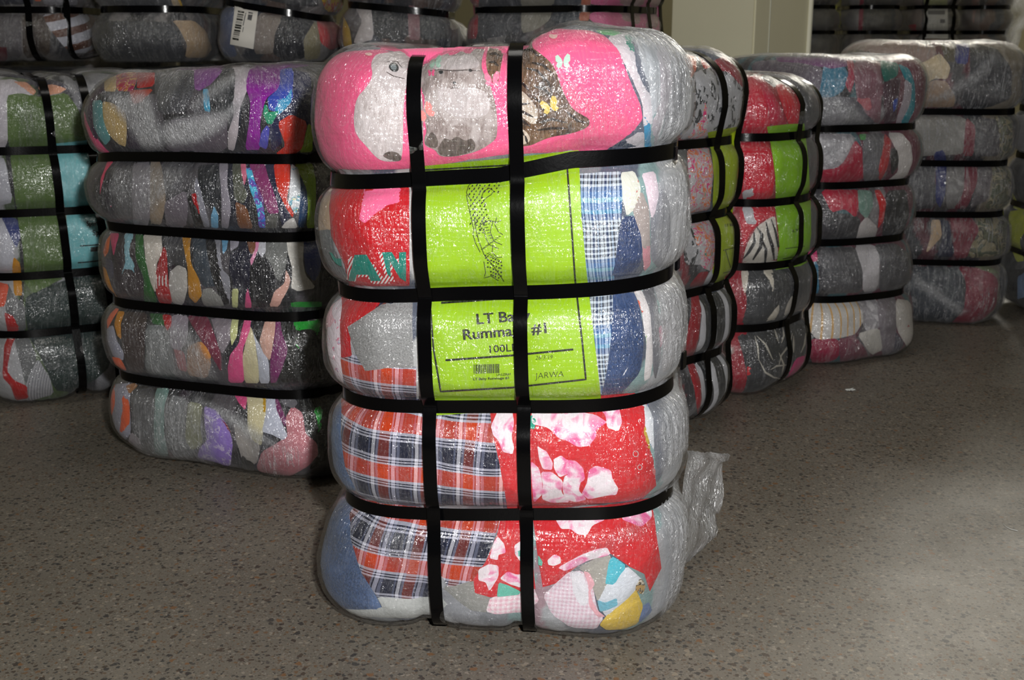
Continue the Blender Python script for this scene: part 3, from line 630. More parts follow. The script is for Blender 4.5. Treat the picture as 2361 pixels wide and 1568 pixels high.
# lobe 2
H.cl((186, 160, 132), [(150, 950), (225, 945), (200, 1100), (200, 1210), (95, 1230), (100, 1080), (120, 990)], 'h1')
H.cl((96, 100, 102), [(100, 60), (190, 40), (215, 180), (300, 350), (220, 352), (160, 300), (115, 190)], 'h2', lay=0); H.cl((40, 160, 140), [(150, 70), (185, 80), (180, 120), (145, 150)], 'h2')
H.cl((196, 14, 30), [(764, 418), (850, 416), (944, 418), (944, 660), (806, 660), (795, 610), (765, 545), (757, 480)], 'px', rnd=0, name='garment', label='red garment with teal block letters')
H.piece([(400, 945), (595, 945), (592, 1075), (520, 1100), (460, 1145), (425, 1182), (400, 1205), (355, 1190), (322, 1150), (340, 1060), (365, 990)], cloth((246, 112, 158), .07), crop='h1', lay=3, label='pink garment sleeve')
def letters(polys, mat, name, off, holes=()):
    return H.shapes(polys, mat, name, off=off, crop='h2')
HAT = stripes([(0, (225, 225, 222)), (.5, (190, 20, 35))], .0042, rot=38, name='hatched_print')
letters([[(318, 212), (300, 225), (292, 340), (335, 352), (355, 325), (400, 325), (425, 362), (520, 360), (515, 345), (478, 320), (430, 250)], [(455, 190), (480, 188), (505, 300), (520, 240), (560, 310), (606, 345), (606, 300), (575, 262), (570, 225), (540, 225), (530, 300), (548, 350), (500, 345)]], HAT, 'hatched_letter_shadow', .0047)
TEAL = cloth((10, 130, 115), .05)
letters([[(333, 205), (396, 203), (432, 268), (400, 275), (372, 215), (368, 275), (345, 290), (345, 312), (400, 310), (418, 345), (470, 345), (432, 268), (396, 203), (472, 350), (415, 350), (400, 316), (345, 318), (335, 347), (302, 347)]][:0] or [[(333, 205), (372, 203), (365, 250), (352, 290), (398, 290), (378, 250), (372, 203), (396, 203), (474, 346), (420, 346), (404, 312), (346, 312), (335, 347), (302, 347)]], TEAL, 'teal_letter', .0052)
letters([[(478, 190), (530, 188), (570, 255), (570, 190), (608, 188), (608, 350), (575, 330), (520, 240), (525, 330), (505, 305)]], TEAL, 'teal_letter', .0052)
letters([[(200, 190), (215, 195), (235, 225), (262, 225), (268, 268), (250, 262), (235, 250), (215, 225)]], TEAL, 'teal_letter', .0052)
BP = plaid_blue()
H.piece([(1330, 400), (1430, 394), (1436, 440), (1432, 500), (1425, 560), (1418, 620), (1408, 645), (1345, 650), (1340, 520)], BP, crop='px', rnd=0, label='blue, white and black checked garment')
H.piece([(1430, 398), (1462, 394), (1478, 430), (1476, 470), (1445, 500), (1436, 460)], blotch([(0, (226, 226, 214)), (.66, (214, 120, 120)), (.7, (110, 160, 110)), (.73, (226, 226, 214))], 150, .3), crop='px', label='cream garment with small printed flowers')
H.piece([(1436, 500), (1462, 496), (1480, 540), (1480, 600), (1462, 632), (1408, 642), (1420, 590), (1426, 545)], denim((46, 62, 98)), crop='px')
for c, p in (((176, 164, 160), [(1455, 470), (1480, 440), (1496, 480), (1500, 560), (1488, 610), (1478, 560)]), ((232, 214, 224), [(1478, 400), (1510, 395), (1520, 450), (1510, 520), (1500, 500), (1490, 440)]), ((140, 142, 150), [(1500, 500), (1525, 430), (1545, 470), (1545, 570), (1520, 620), (1500, 600)]), ((204, 204, 206), [(1525, 395), (1560, 385), (1580, 460), (1575, 540), (1550, 600), (1545, 480)]), ((214, 150, 160), [(1480, 560), (1498, 560), (1500, 610), (1484, 628)]), ((160, 60, 60), [(1486, 556), (1495, 552), (1497, 572), (1488, 575)]), ((230, 120, 60), [(1508, 574), (1516, 572), (1518, 592), (1509, 595)])):
    H.cl(c, p, 'px')
# lobe 3
FL = blotch([(0, (236, 224, 232)), (.62, (236, 140, 165)), (.67, (160, 190, 220)), (.7, (236, 224, 232))], 110, .4)
H.piece([(770, 700), (790, 684), (796, 700), (786, 745), (788, 830), (798, 893), (778, 880), (757, 820), (750, 760), (752, 722)], FL, crop='px', label='white garment with small pink and blue flowers')
H.cl((236, 190, 200), [(752, 720), (775, 695), (782, 740), (768, 770), (752, 760)], 'px', lay=2)
H.cl((196, 14, 30), [(788, 676), (890, 676), (890, 700), (850, 725), (812, 750), (808, 790), (812, 824), (786, 830), (784, 745)], 'px', rnd=0)
H.piece([(860, 712), (882, 680), (944, 676), (944, 700), (900, 705)], BP if 0 else stripes([(0, N_), (.4, (230, 150, 140)), (.5, (30, 34, 60)), (.8, (120, 60, 50))], .012, rot=60, name='dark_plaid'), crop='px', lay=2)
PL = plaid_orange()
H.piece([(784, 822), (815, 818), (960, 846), (960, 925), (800, 925), (790, 870)], PL, crop='px', rnd=0, lay=1, label='orange, navy and white plaid garment')
H.piece([(288, 597), (420, 512), (480, 470), (560, 440), (640, 430), (645, 820), (520, 828), (400, 858), (372, 850)], heather((126, 126, 126), (168, 168, 168)), crop='h2', rnd=0, lay=3, puff=.002, label='plain heather grey folded garment')
H.piece([(1352, 640), (1416, 634), (1414, 700), (1408, 790), (1400, 850), (1385, 920), (1376, 850), (1365, 740)], BP, crop='px', rnd=0, label='blue, white and black checked garment')
H.piece([(1410, 665), (1455, 655), (1478, 720), (1484, 800), (1475, 860), (1440, 900), (1388, 915), (1398, 850), (1408, 780)], denim((50, 68, 104)), crop='px')
H.cl((220, 222, 232), [(1442, 830), (1458, 838), (1442, 876), (1424, 870)], 'px', lay=3)
for c, p in (((228, 222, 222), [(1450, 650), (1470, 645), (1500, 720), (1508, 800), (1500, 870), (1484, 880), (1490, 790), (1478, 710)]), ((224, 100, 80), [(1462, 668), (1470, 666), (1486, 720), (1482, 730)]), ((120, 180, 90), [(1486, 740), (1494, 740), (1498, 800), (1490, 800)]),
             ((112, 112, 118), [(1470, 645), (1500, 640), (1520, 720), (1525, 820), (1510, 880), (1502, 820), (1500, 720)]), ((186, 184, 186), [(1500, 640), (1545, 625), (1570, 700), (1572, 780), (1545, 850), (1525, 860), (1530, 760), (1518, 700)]), ((214, 60, 120), [(1514, 752), (1526, 750), (1528, 790), (1518, 812)]), ((130, 180, 170), [(1514, 690), (1522, 690), (1524, 724), (1515, 722)]), ((70, 74, 84), [(1566, 620), (1585, 640), (1590, 720), (1582, 780), (1572, 760), (1574, 690)]), ((220, 96, 80), [(1578, 620), (1584, 640), (1590, 700), (1588, 720), (1582, 660)])):
    H.cl(c, p, 'px')
# lobe 4
H.piece([(768, 940), (792, 925), (790, 1000), (800, 1070), (822, 1132), (800, 1128), (768, 1080), (753, 1010)], denim((78, 100, 134)), crop='px')
FR = cloth((214, 42, 50), .08)
H.piece([(788, 918), (985, 920), (1130, 930), (1136, 1000), (1150, 1060), (1174, 1170), (980, 1165), (830, 1145), (794, 1080), (784, 1000)], PL, crop='px', rnd=0, lay=1, label='orange, navy and white plaid garment')
fr1 = H.piece([(1128, 935), (1215, 926), (1462, 905), (1492, 925), (1484, 1000), (1506, 1060), (1512, 1120), (1480, 1150), (1220, 1180), (1172, 1180), (1150, 1060), (1136, 1000)], FR, crop='px', rnd=0, lay=2, label='red garment printed with large white and pink flowers')
PT = petal()
def fl3(polys, mat=PT, name='printed_flower', off=.0048): H.shapes(polys, mat, name, off=off, crop='h3', rnd=1)
fl3([[(1068, 0), (1110, -90), (1180, -100), (1195, -20), (1180, 60), (1195, 120), (1185, 155), (1130, 140), (1110, 80), (1080, 50)],
     [(1320, 108), (1345, 125), (1372, 140), (1405, 200), (1400, 240), (1350, 235), (1330, 180)], [(1410, 180), (1450, 160), (1480, 185), (1530, 190), (1570, 230), (1580, 290), (1540, 320), (1490, 260), (1440, 280), (1410, 230)],
     [(1285, 190), (1330, 230), (1345, 290), (1350, 370), (1300, 420), (1290, 300)], [(1340, 250), (1400, 250), (1460, 300), (1450, 360), (1500, 415), (1400, 418), (1345, 400), (1350, 320)], [(1470, 270), (1520, 255), (1560, 290), (1545, 350), (1590, 400), (1530, 415), (1470, 400), (1455, 330)],
     [(1600, 240), (1640, 215), (1720, 240), (1730, 290), (1760, 340), (1750, 375), (1690, 380), (1600, 400), (1560, 370), (1590, 310)],
     [(1290, -90), (1400, -110), (1520, -80), (1640, -60), (1700, -20), (1640, 20), (1640, 60), (1600, 110), (1540, 115), (1480, 80), (1440, 70), (1380, 10), (1290, -10)], [(1640, -110), (1760, -110), (1780, -20), (1760, 30), (1700, 10), (1690, -60)]])
fl3([[(1270, -40), (1290, -60), (1315, -30), (1305, 20), (1270, 10)]], cloth((60, 175, 150)), 'printed_leaf')
for c, p in (((214, 110, 110), [(1790, 0), (1850, 60), (1900, 130), (1960, 240), (1960, 290), (1900, 240), (1850, 180), (1800, 100)]),):
    H.cl(c, p, 'h3', lay=2)
for c, p in (((226, 230, 236), [(1460, 912), (1478, 905), (1505, 960), (1508, 1040), (1492, 1010), (1480, 960)]), ((90, 120, 190), [(1486, 930), (1492, 925), (1505, 1010), (1500, 1030)]), ((200, 170, 70), [(1478, 985), (1490, 980), (1500, 1040), (1490, 1050)]), ((120, 124, 134), [(1478, 905), (1530, 890), (1550, 960), (1545, 1060), (1512, 1120), (1508, 1040), (1505, 960)]), ((176, 176, 180), [(1530, 880), (1585, 860), (1602, 920), (1600, 1000), (1560, 1060), (1545, 1060), (1552, 960)]), ((46, 50, 60), [(1586, 840), (1604, 880), (1606, 960), (1600, 1000), (1596, 920)])):
    H.cl(c, p, 'px')
H.stroke([[(1848, 130+14*math.sin(a*.9)) if 0 else (1850+14*math.cos(a*.7), 152+16*math.sin(a*.7)) for a in range(10)], [(1872+12*math.cos(a*.7), 225+14*math.sin(a*.7)) for a in range(10)]], 1.6, ink((200, 190, 190)), 'snap_button', off=.0052, crop='h3')
# lobe 5
H.piece([(300, 335), (200, 440), (160, 600), (130, 800), (165, 960), (300, 1020), (480, 1010), (440, 930), (370, 800), (310, 620), (300, 480), (335, 400)], denim((74, 92, 124)), crop='h3', lay=0, label='faded blue denim garment')
H.piece([(330, 395), (520, 430), (715, 450), (750, 700), (800, 930), (620, 948), (445, 932), (360, 800), (305, 620), (300, 480)], PL, crop='h3', rnd=0, lay=1, label='orange, navy and white plaid garment')
H.piece([(725, 445), (1135, 470), (1090, 600), (1040, 740), (970, 850), (840, 890), (785, 800), (755, 600)], PL, crop='h3', rnd=0, lay=1)
H.piece([(1128, 465), (1250, 465), (1300, 780), (1310, 890), (1180, 930), (1060, 937), (980, 912), (972, 840), (1040, 740), (1100, 600)], FR, crop='h3', rnd=0, lay=2)
H.cl((150, 150, 146), [(800, 880), (975, 842), (985, 912), (1068, 935), (1050, 1020), (960, 1010), (890, 960)], 'h3', lay=1)
H.piece([(1065, 935), (1300, 880), (1330, 960), (1250, 1015), (1100, 1030), (1040, 1015)], gingham((236, 190, 204), (244, 232, 236), .007), crop='h3', lay=2, label='pink gingham garment')
H.cl((190, 192, 190), [(445, 932), (620, 945), (785, 915), (835, 985), (660, 1055), (300, 1040), (200, 985), (480, 1000)], 'h3', lay=1)
H.piece([(1290, 475), (1780, 425), (1935, 395), (1955, 500), (1972, 640), (1992, 780), (1930, 905), (1900, 810), (1820, 770), (1720, 700), (1560, 750), (1420, 860), (1350, 880), (1320, 700)], FR, crop='h3', rnd=0, lay=2, label='red garment printed with large white and pink flowers')
fl3([[(1410, 480), (1480, 465), (1600, 460), (1680, 465), (1690, 510), (1620, 540), (1590, 595), (1540, 590), (1500, 560), (1450, 560), (1425, 520)], [(1770, 450), (1860, 425), (1930, 420), (1935, 500), (1880, 550), (1830, 530), (1780, 510)],
     [(1375, 730), (1410, 698), (1445, 710), (1450, 745), (1410, 762), (1380, 755)], [(1430, 770), (1560, 700), (1640, 670), (1700, 660), (1720, 700), (1600, 730), (1540, 760), (1470, 790)],
     [(1080, 640), (1105, 600), (1140, 640), (1150, 690), (1110, 700), (1105, 730), (1060, 720)], [(1000, 780), (1060, 750), (1110, 760), (1110, 820), (1060, 900), (1040, 850), (1000, 840)], [(1115, 830), (1160, 790), (1210, 810), (1260, 800), (1275, 840), (1230, 880), (1170, 860)],
     [(1195, 650), (1230, 625), (1262, 640), (1270, 760), (1230, 740), (1200, 700)], [(1480, 465), (1640, 455), (1620, 480), (1500, 490)]])
fl3([[(1110, 850), (1160, 865), (1230, 900), (1220, 918), (1150, 925), (1100, 930)], [(1195, 690), (1215, 720), (1262, 745), (1262, 700), (1240, 670)], [(1325, 700), (1350, 740), (1345, 762), (1325, 755)]], cloth((110, 196, 176)), 'printed_leaf')
H.piece([(1350, 930), (1415, 865), (1480, 800), (1560, 790), (1620, 860), (1645, 1000), (1680, 1050), (1640, 1110), (1500, 1100), (1400, 1030)], gingham((222, 190, 204), (236, 226, 234), .006), crop='h3', lay=2, label='pale pink gingham garment')
H.cl((236, 234, 240), [(1500, 790), (1560, 800), (1600, 880), (1610, 960), (1580, 1000), (1530, 980), (1490, 900)], 'h3', lay=4)
H.cl((240, 180, 190), [(1570, 790), (1600, 800), (1635, 860), (1610, 900), (1622, 960), (1650, 1010), (1690, 1040), (1650, 1045), (1600, 980), (1600, 880)], 'h3', lay=5)
H.cl((176, 172, 164), [(1540, 775), (1640, 720), (1725, 705), (1705, 860), (1650, 970), (1600, 820)], 'h3', lay=3)
H.cl((90, 196, 214), [(1720, 705), (1805, 765), (1735, 865), (1682, 862)], 'h3', lay=4)
H.cl((222, 226, 234), [(1800, 762), (1900, 845), (1820, 945), (1700, 1050), (1645, 970), (1690, 860), (1735, 865)], 'h3', lay=3)
fl3([[(1645, 945), (1690, 960), (1750, 935), (1755, 975), (1700, 1000), (1660, 1010)]], cloth((120, 186, 206)), 'printed_motif', .0052)
H.cl((228, 196, 84), [(1815, 935), (1850, 880), (1892, 985), (1865, 1075), (1790, 1105), (1700, 1110), (1655, 1085), (1700, 1030)], 'h3', lay=4)
H.piece([(1840, 860), (1880, 830), (1905, 870), (1890, 920), (1850, 900)], blotch([(0, (196, 160, 100)), (.5, (50, 46, 44)), (.56, (220, 210, 190))], 130, .6), crop='h3', lay=5)
H.cl((110, 130, 170), [(1885, 985), (1925, 960), (1940, 1010), (1880, 1070), (1862, 1060)], 'h3', lay=4)
# ---------------------------------------------------------------- the lime label
LG = paper((160, 202, 12))
lab = H.piece([(957, 384), (1150, 366), (1334, 346), (1341, 500), (1352, 620), (1368, 760), (1384, 900), (1386, 922), (1190, 945), (985, 958), (980, 850), (968, 640), (960, 500)], LG, 'paper_label', rnd=0, off=.0036, puff=.0002, wob=.25, label='lime green printed paper label')
INK = ink()
def st(lines, w_, nm='printed_line', c='px'): return H.stroke(lines, w_, INK, nm, off=.0049, parent=lab, crop=c)
st([[(968, 392), (972, 440), (980, 520), (986, 650), (993, 700), (1000, 800), (1017, 901), (1180, 892), (1351, 873), (1343, 790), (1334, 712), (1326, 640), (1318, 520), (1307, 370), (1180, 380), (968, 392)]], 4.2, 'label_border')
st([[(1018, 697), (1180, 686), (1332, 672)], [(1028, 829), (1180, 818), (1322, 804)]], 4.6, 'label_rule')
H.text('LT Baby', 1100, 746, 1223, 736, 24, INK, bold=.032, parent=lab, off=.0049)
H.text('Rummage #1', 1069, 782, 1260, 766, 24, INK, bold=.032, parent=lab, off=.0049)
H.text('100LBS', 1130, 812, 1208, 806, 17, INK, bold=.008, parent=lab, off=.0049)
H.text('LT Baby Rummage #1', 1092, 875, 1174, 872, 5.5, INK, bold=.02, parent=lab, off=.0049)
H.text('LE-LZR#1', 1146, 865, 1178, 863, 5, INK, bold=.01, parent=lab, off=.0049)
H.text('26/3/19', 1235, 828, 1275, 826, 9.5, INK, 'handwriting', parent=lab, off=.0049, bold=-.012, shear=.2)
H.text('JARWA', 1234, 872, 1300, 867, 14, INK, 'handwriting', parent=lab, off=.0049, bold=-.016, shear=.1)
rb = random.Random(4); x = 1093.; bars = []
while x < 1152:
    wd = rb.choice([1, 1, 1.6, 2.4]); sl = -(x-1093)*.03
    bars.append([(x, 839+sl), (x+wd, 839+sl), (x+wd, 860+sl), (x, 860+sl)]); x += wd+rb.choice([.8, 1.1, 1.8])
H.shapes(bars, INK, 'printed_barcode', off=.0049, parent=lab)
# the leopard drawing: outline strokes and spots
st([[(960, 1040), (935, 1000), (948, 960), (985, 935), (1040, 922), (1100, 935), (1120, 945)], [(935, 1010), (948, 1080), (962, 1140), (975, 1200)], [(1000, 1190), (1020, 1170), (1060, 1150), (1100, 1160), (1125, 1150)], [(1018, 1060), (1040, 1030), (1070, 1010), (1085, 990), (1060, 975), (1030, 990), (1015, 1030)],
    [(1200, 1040), (1225, 1030), (1220, 1060), (1200, 1070)], [(1190, 1080), (1222, 1090), (1232, 1130), (1215, 1170), (1190, 1175)], [(1190, 1120), (1210, 1130), (1205, 1150)]], 1.5, 'leopard_drawing', 'h1')
st([[(980, 0), (985, 60), (1000, 120), (1030, 200), (1090, 275), (1120, 320), (1140, 350)], [(1030, 60), (1040, 110), (1060, 150), (1110, 170)], [(1080, 20), (1065, 80), (1085, 130), (1130, 150)], [(1080, 150), (1075, 190), (1105, 220), (1130, 215)], [(980, 60), (970, 90), (985, 140), (1000, 170), (1010, 190)], [(1030, 240), (1040, 300), (1030, 330), (1070, 320), (1110, 345)], [(1100, 0), (1090, 40), (1110, 80), (1135, 95)],
    [(1195, 10), (1215, 20), (1235, 5)]]+[[(1015+i*12, 175-i*9), (1035+i*11, 168-i*8)] for i in range(9)]+[[(1020+i*7, 30+i*14), (1040+i*7, 26+i*14)] for i in range(7)]+[[(1045+i*9, 200+i*6), (1062+i*8, 192+i*6)] for i in range(8)], 1.5, 'leopard_drawing', 'h2')
def spot(x, y, a, b, r):
    return [(x+a*math.cos(t_)*math.cos(r)-b*math.sin(t_)*math.sin(r), y+a*math.cos(t_)*math.sin(r)+b*math.sin(t_)*math.cos(r)) for t_ in np.linspace(0, 2*math.pi, 9)[:-1]]
sp = []
for j, y in enumerate(range(945, 1180, 16)):
    for i, x in enumerate(range(955 if j < 5 else 960, 1120 if j < 4 else 1010+4*j, 24)):
        sp.append(spot(x+rb.uniform(-4, 4)+(j % 2)*10, y+rb.uniform(-3, 3), rb.uniform(4, 9), rb.uniform(3, 4.5), -1))
H.shapes(sp, INK, 'leopard_spots', off=.0050, parent=lab, crop='h1', step=99)
sp = [spot(rb.uniform(990, 1030), rb.uniform(0, 110), 5, 4, 0) for _ in range(14)]+[spot(1040+i*14+rb.uniform(-3, 3), 205+i*6+j*19+rb.uniform(-3, 3), rb.uniform(4, 6.5), rb.uniform(3.5, 5.5), 0) for i in range(7) for j in range(0, 6) if 1040+i*14 > 1030+j*6 and 205+i*6+j*19 < 335]
H.shapes(sp, INK, 'leopard_spots', off=.0050, parent=lab, crop='h2', step=99)
# bunched film over the right side and the top
DF = dict(pleat=.0011, haze=.24, crease=.6, rough=.2, weave=0)
H.sheet([(1760, 120), (1900, 95), (2060, 150), (2150, 300), (2110, 640), (2010, 745), (1900, 770), (1920, 640), (1890, 460), (1830, 300), (1790, 200)], 'h1', rot=0, sx=1, sy=.1, scale=150, bump=1.1, off=.0095, **DF)
H.sheet([(1860, 140), (2000, 150), (2100, 330), (2060, 620), (1970, 730), (1990, 560), (1980, 360)], 'h1', rot=8, sx=1, sy=.08, scale=190, bump=1.2, off=.0125, **DF)
H.sheet([(105, 280), (160, 235), (300, 190), (480, 150), (640, 165), (700, 200), (640, 250), (480, 232), (300, 246), (170, 262)], 'h1', rot=70, sx=1, sy=.12, scale=120, bump=1., off=.0085, haze=.16, crease=.65, weave=0)
H.sheet([(1160, 160), (1320, 85), (1500, 60), (1700, 70), (1880, 120), (1980, 200), (1800, 175), (1600, 120), (1440, 118), (1300, 135)], 'h1', rot=75, sx=1, sy=.12, scale=120, bump=1., off=.009, haze=.2, crease=.65, weave=0)
H.sheet([(1505, 400), (1565, 375), (1584, 460), (1580, 560), (1558, 615), (1510, 628), (1490, 560), (1500, 470)], 'px', rot=4, sx=1, sy=.1, scale=150, bump=1.1, **DF)
H.sheet([(1520, 395), (1562, 380), (1578, 468), (1570, 480), (1545, 500), (1520, 520), (1512, 450)], 'px', rot=14, sx=1, sy=.14, scale=130, bump=1.3, off=.0125, **DF)
H.sheet([(1500, 645), (1560, 612), (1590, 690), (1585, 770), (1556, 840), (1510, 870), (1495, 790), (1490, 700)], 'px', rot=3, sx=1, sy=.1, scale=150, bump=1.1, **DF)
H.sheet([(1500, 915), (1565, 862), (1602, 900), (1604, 990), (1560, 1060), (1512, 1110), (1505, 1010)], 'px', rot=6, sx=1, sy=.1, scale=150, bump=1.1, pleat=.0011, haze=.32, crease=.55, rough=.2, weave=0)
H.sheet([(1500, 1150), (1560, 1090), (1600, 1140), (1602, 1280), (1560, 1370), (1500, 1440), (1520, 1360), (1530, 1260)], 'px', rot=10, sx=1, sy=.1, scale=120, bump=1.2, pleat=.0011, haze=.32, crease=.55, rough=.2, weave=0)
H.sheet([(330, 440), (520, 520), (700, 640), (745, 800), (700, 860), (560, 800), (430, 640)], 'h3', rot=-48, sx=1, sy=.13, scale=100, bump=1.5, off=.0085, haze=.03, crease=.35, weave=0)
H.sheet([(1400, 820), (1600, 640), (1850, 470), (1950, 480), (1900, 600), (1700, 700), (1500, 830), (1400, 900)], 'h3', rot=55, sx=1, sy=.13, scale=100, bump=1.4, off=.0085, haze=.02, crease=.35, weave=0)
H.sheet([(1380, 300), (1560, 420), (1800, 560), (1860, 640), (1700, 740), (1560, 780), (1400, 640), (1250, 620), (1240, 420)], 'h1', rot=-52, sx=1, sy=.12, scale=110, bump=1.2, off=.0085, haze=.01, crease=.35, weave=0)
# strap seals on the right side
def seal(px, py, w_=.018, h_=.026):
    s, t = H.inv(px, py); P = H.S.local(np.array([s, s+.002, s]), np.array([t, t, t+.002]), .0095); c = P[0]; u = P[1]-P[0]; u /= np.linalg.norm(u)
    o = box('strap_seal', tuple(c), (w_, .004, h_), strapmat(), H.root, math.atan2(u[1], u[0]), .0008); o['label'] = 'small black crimped strap seal'
for p in ((1543, 358), (1551, 601), (1563, 829)): seal(*p)
# the loose end of the wrap standing out at the foot of the right side
def film_tail():
    rows = []; V = []; rs = np.random.RandomState(7); nu, nv = 44, 26
    r = H.S
    def at(px, py, Y):
        d = px_dir(px, py); return np.array([0, 0, CAM_H])+d*(Y/d[1])
    L0 = [at(1568, 1036, 1.84), at(1580, 1120, 1.82), at(1525, 1436, 1.66)]      # where it leaves the bale, top to bottom
    L1 = [at(1664, 1048, 1.93), at(1640, 1200, 1.92), at(1570, 1370, 1.85)]
    for j in range(nv):
        b = j/(nv-1)
        def q(L): return L[0]*(1-b)*(1-2*b)+L[1]*4*b*(1-b)+L[2]*b*(2*b-1)
        for i in range(nu):
            a = i/(nu-1); p = q(L0)*(1-a)+q(L1)*a; fold = .012*math.sin(b*10+a*2)*(.15+a)+.005*math.sin(b*23+a*7)*a+.003*math.sin(a*17+b*9)
            p = p+np.array([.7*fold, -.9*fold, .014*a*a*(math.sin(b*13)+.5*math.sin(b*41+1))*(1 if b < .6 else .2)])+rs.normal(size=3)*.0009*a
            if b < .5: p = p+np.array([.02, .02, 0])*a*math.sin(math.pi*b*2)
            p[2] = max(p[2], .003); V.append(p)
    V = np.array(V); V = H.S.tolocal(V); uv = [(i*.003, j*.010) for j in range(nv) for i in range(nu)]
    F = [(j*nu+i, j*nu+i+1, (j+1)*nu+i+1, (j+1)*nu+i) for j in range(nv-1) for i in range(nu-1)]
    o = mk('film_tail', V, F, film(haze=.5, crease=.5, rot=70, sx=1, sy=.25, scale=110, bump=1.2, rough=.24, weave=0), H.root, uv); o['label'] = 'crumpled loose end of the clear wrap'
film_tail()
# ---------------------------------------------------------------- the other bales
FK = dict(haze=.008, crease=.2, rot=0, sx=1, sy=.16, scale=60, bump=.7, weave=.3, rough=.2)
def many(b, crop, items, **k):
    for it in items:
        c, p = it[0], it[1]; kw = dict(k); kw.update(it[2] if len(it) > 2 else {})
        if isinstance(c, tuple): b.cl(c, p, crop, **kw)
        else: b.piece(p, c, crop=crop, **kw)
def sheets(b, crop, items, **k):
    d = dict(haze=.26, crease=.6, rough=.24, weave=0, sx=1, sy=.12, scale=80, bump=1.2); d.update(k)
    for rot, p, *kw in items:
        e = dict(d); e.update(kw[0] if kw else {}); b.sheet(p, crop, rot=rot, **e)
B = Bale('B', 'clothing bale of many thin coloured folds, milky film drawn across its top lobe', filmkw=FK,
    corecols=[(44, 44, 50), (90, 86, 92), (28, 30, 36), (50, 34, 50), (24, 30, 52)])
many(B, 'b1', [
    ((60, 36, 66), [(50, 330), (110, 290), (190, 210), (200, 330), (110, 400), (100, 560), (160, 720), (230, 800), (180, 790), (110, 700), (60, 560), (45, 430)]),
    ((226, 80, 130), [(45, 480), (70, 560), (120, 660), (200, 760), (240, 800), (160, 790), (90, 690), (50, 590)], dict(lay=2)),
    ((96, 150, 152), [(104, 415), (175, 410), (190, 560), (240, 690), (200, 738), (160, 690), (115, 600)], dict(lay=2)),
    (heather((176, 146, 92), (222, 196, 140)), [(180, 420), (255, 430), (345, 500), (355, 600), (350, 750), (290, 725), (215, 650), (180, 540)], dict(lay=2, label='sparkly tan knitted garment')),
    (heather((176, 146, 92), (222, 196, 140)), [(195, 230), (275, 205), (280, 350), (190, 350)], dict(lay=2)),
    (blotch([(0, (190, 20, 70)), (.5, (235, 190, 60)), (.55, (170, 20, 80)), (.7, (120, 20, 50))], 60, 1.5), [(275, 200), (430, 175), (425, 270), (400, 350), (280, 345)], dict(lay=2, label='magenta and yellow printed garment')),
    ((196, 24, 28), [(428, 175), (560, 160), (555, 310), (425, 330), (430, 270)], dict(lay=2)),
    ((196, 70, 50), [(370, 340), (550, 330), (470, 420), (400, 440)]), ((46, 30, 54), [(355, 520), (460, 500), (462, 770), (355, 755)], dict(lay=2)),
    ((96, 92, 98), [(460, 380), (600, 360), (640, 780), (460, 780)]), (heather((52, 54, 60), (104, 104, 110)), [(560, 110), (840, 110), (850, 330), (760, 500), (560, 520), (555, 300)], dict(lay=1)),
    ((140, 76, 152), [(840, 115), (1090, 105), (1040, 210), (960, 300), (880, 345), (842, 330)], dict(lay=2)), ((60, 172, 212), [(905, 335), (945, 330), (962, 500), (915, 485)], dict(lay=3)),
    ((34, 38, 46), [(960, 290), (1200, 130), (1240, 300), (1100, 480), (970, 500), (960, 400)]), ((110, 100, 112), [(640, 560), (900, 520), (1080, 500), (1080, 790), (640, 790)]), ((226, 120, 140), [(700, 640), (740, 650), (775, 770), (735, 780)], dict(lay=2)),
    ((206, 196, 202), [(1120, 120), (1330, 100), (1250, 190), (1230, 330), (1170, 480), (1160, 640), (1130, 778), (1085, 765), (1085, 640), (1130, 520), (1110, 300)], dict(lay=2)), ((40, 40, 48), [(1180, 480), (1245, 350), (1255, 480), (1215, 780), (1140, 780), (1170, 620)]),
    ((158, 24, 168), [(1235, 180), (1330, 130), (1480, 170), (1450, 330), (1360, 400), (1320, 560), (1320, 770), (1210, 770), (1240, 560), (1250, 420), (1205, 290)], dict(lay=3, label='bright purple garment')),
    ((58, 84, 196), [(1440, 190), (1560, 180), (1550, 420), (1450, 500), (1380, 480), (1370, 400), (1450, 330)], dict(lay=2)), ((60, 170, 220), [(1410, 400), (1500, 360), (1545, 330), (1540, 430), (1450, 520), (1420, 470)], dict(lay=3)),
    ((32, 168, 124), [(1350, 440), (1370, 450), (1380, 500), (1460, 485), (1430, 530), (1405, 585), (1370, 580), (1345, 520)], dict(lay=5)), ((32, 36, 78), [(1550, 190), (1680, 220), (1700, 500), (1660, 600), (1540, 560), (1460, 620), (1480, 720), (1400, 790), (1380, 600), (1440, 520), (1550, 430)]),
    ((90, 90, 200), [(1370, 590), (1390, 620), (1370, 770), (1310, 740), (1330, 640)], dict(lay=4)), ((226, 56, 34), [(1445, 572), (1540, 510), (1655, 568), (1620, 760), (1550, 815), (1430, 798), (1500, 740)], dict(lay=5, label='orange-red garment corner')),
    ((160, 200, 24), [(1660, 580), (1700, 600), (1690, 790), (1600, 790), (1630, 720)], dict(lay=3)), ((120, 70, 130), [(1480, 110), (1640, 120), (1680, 160), (1560, 180), (1440, 170)])])
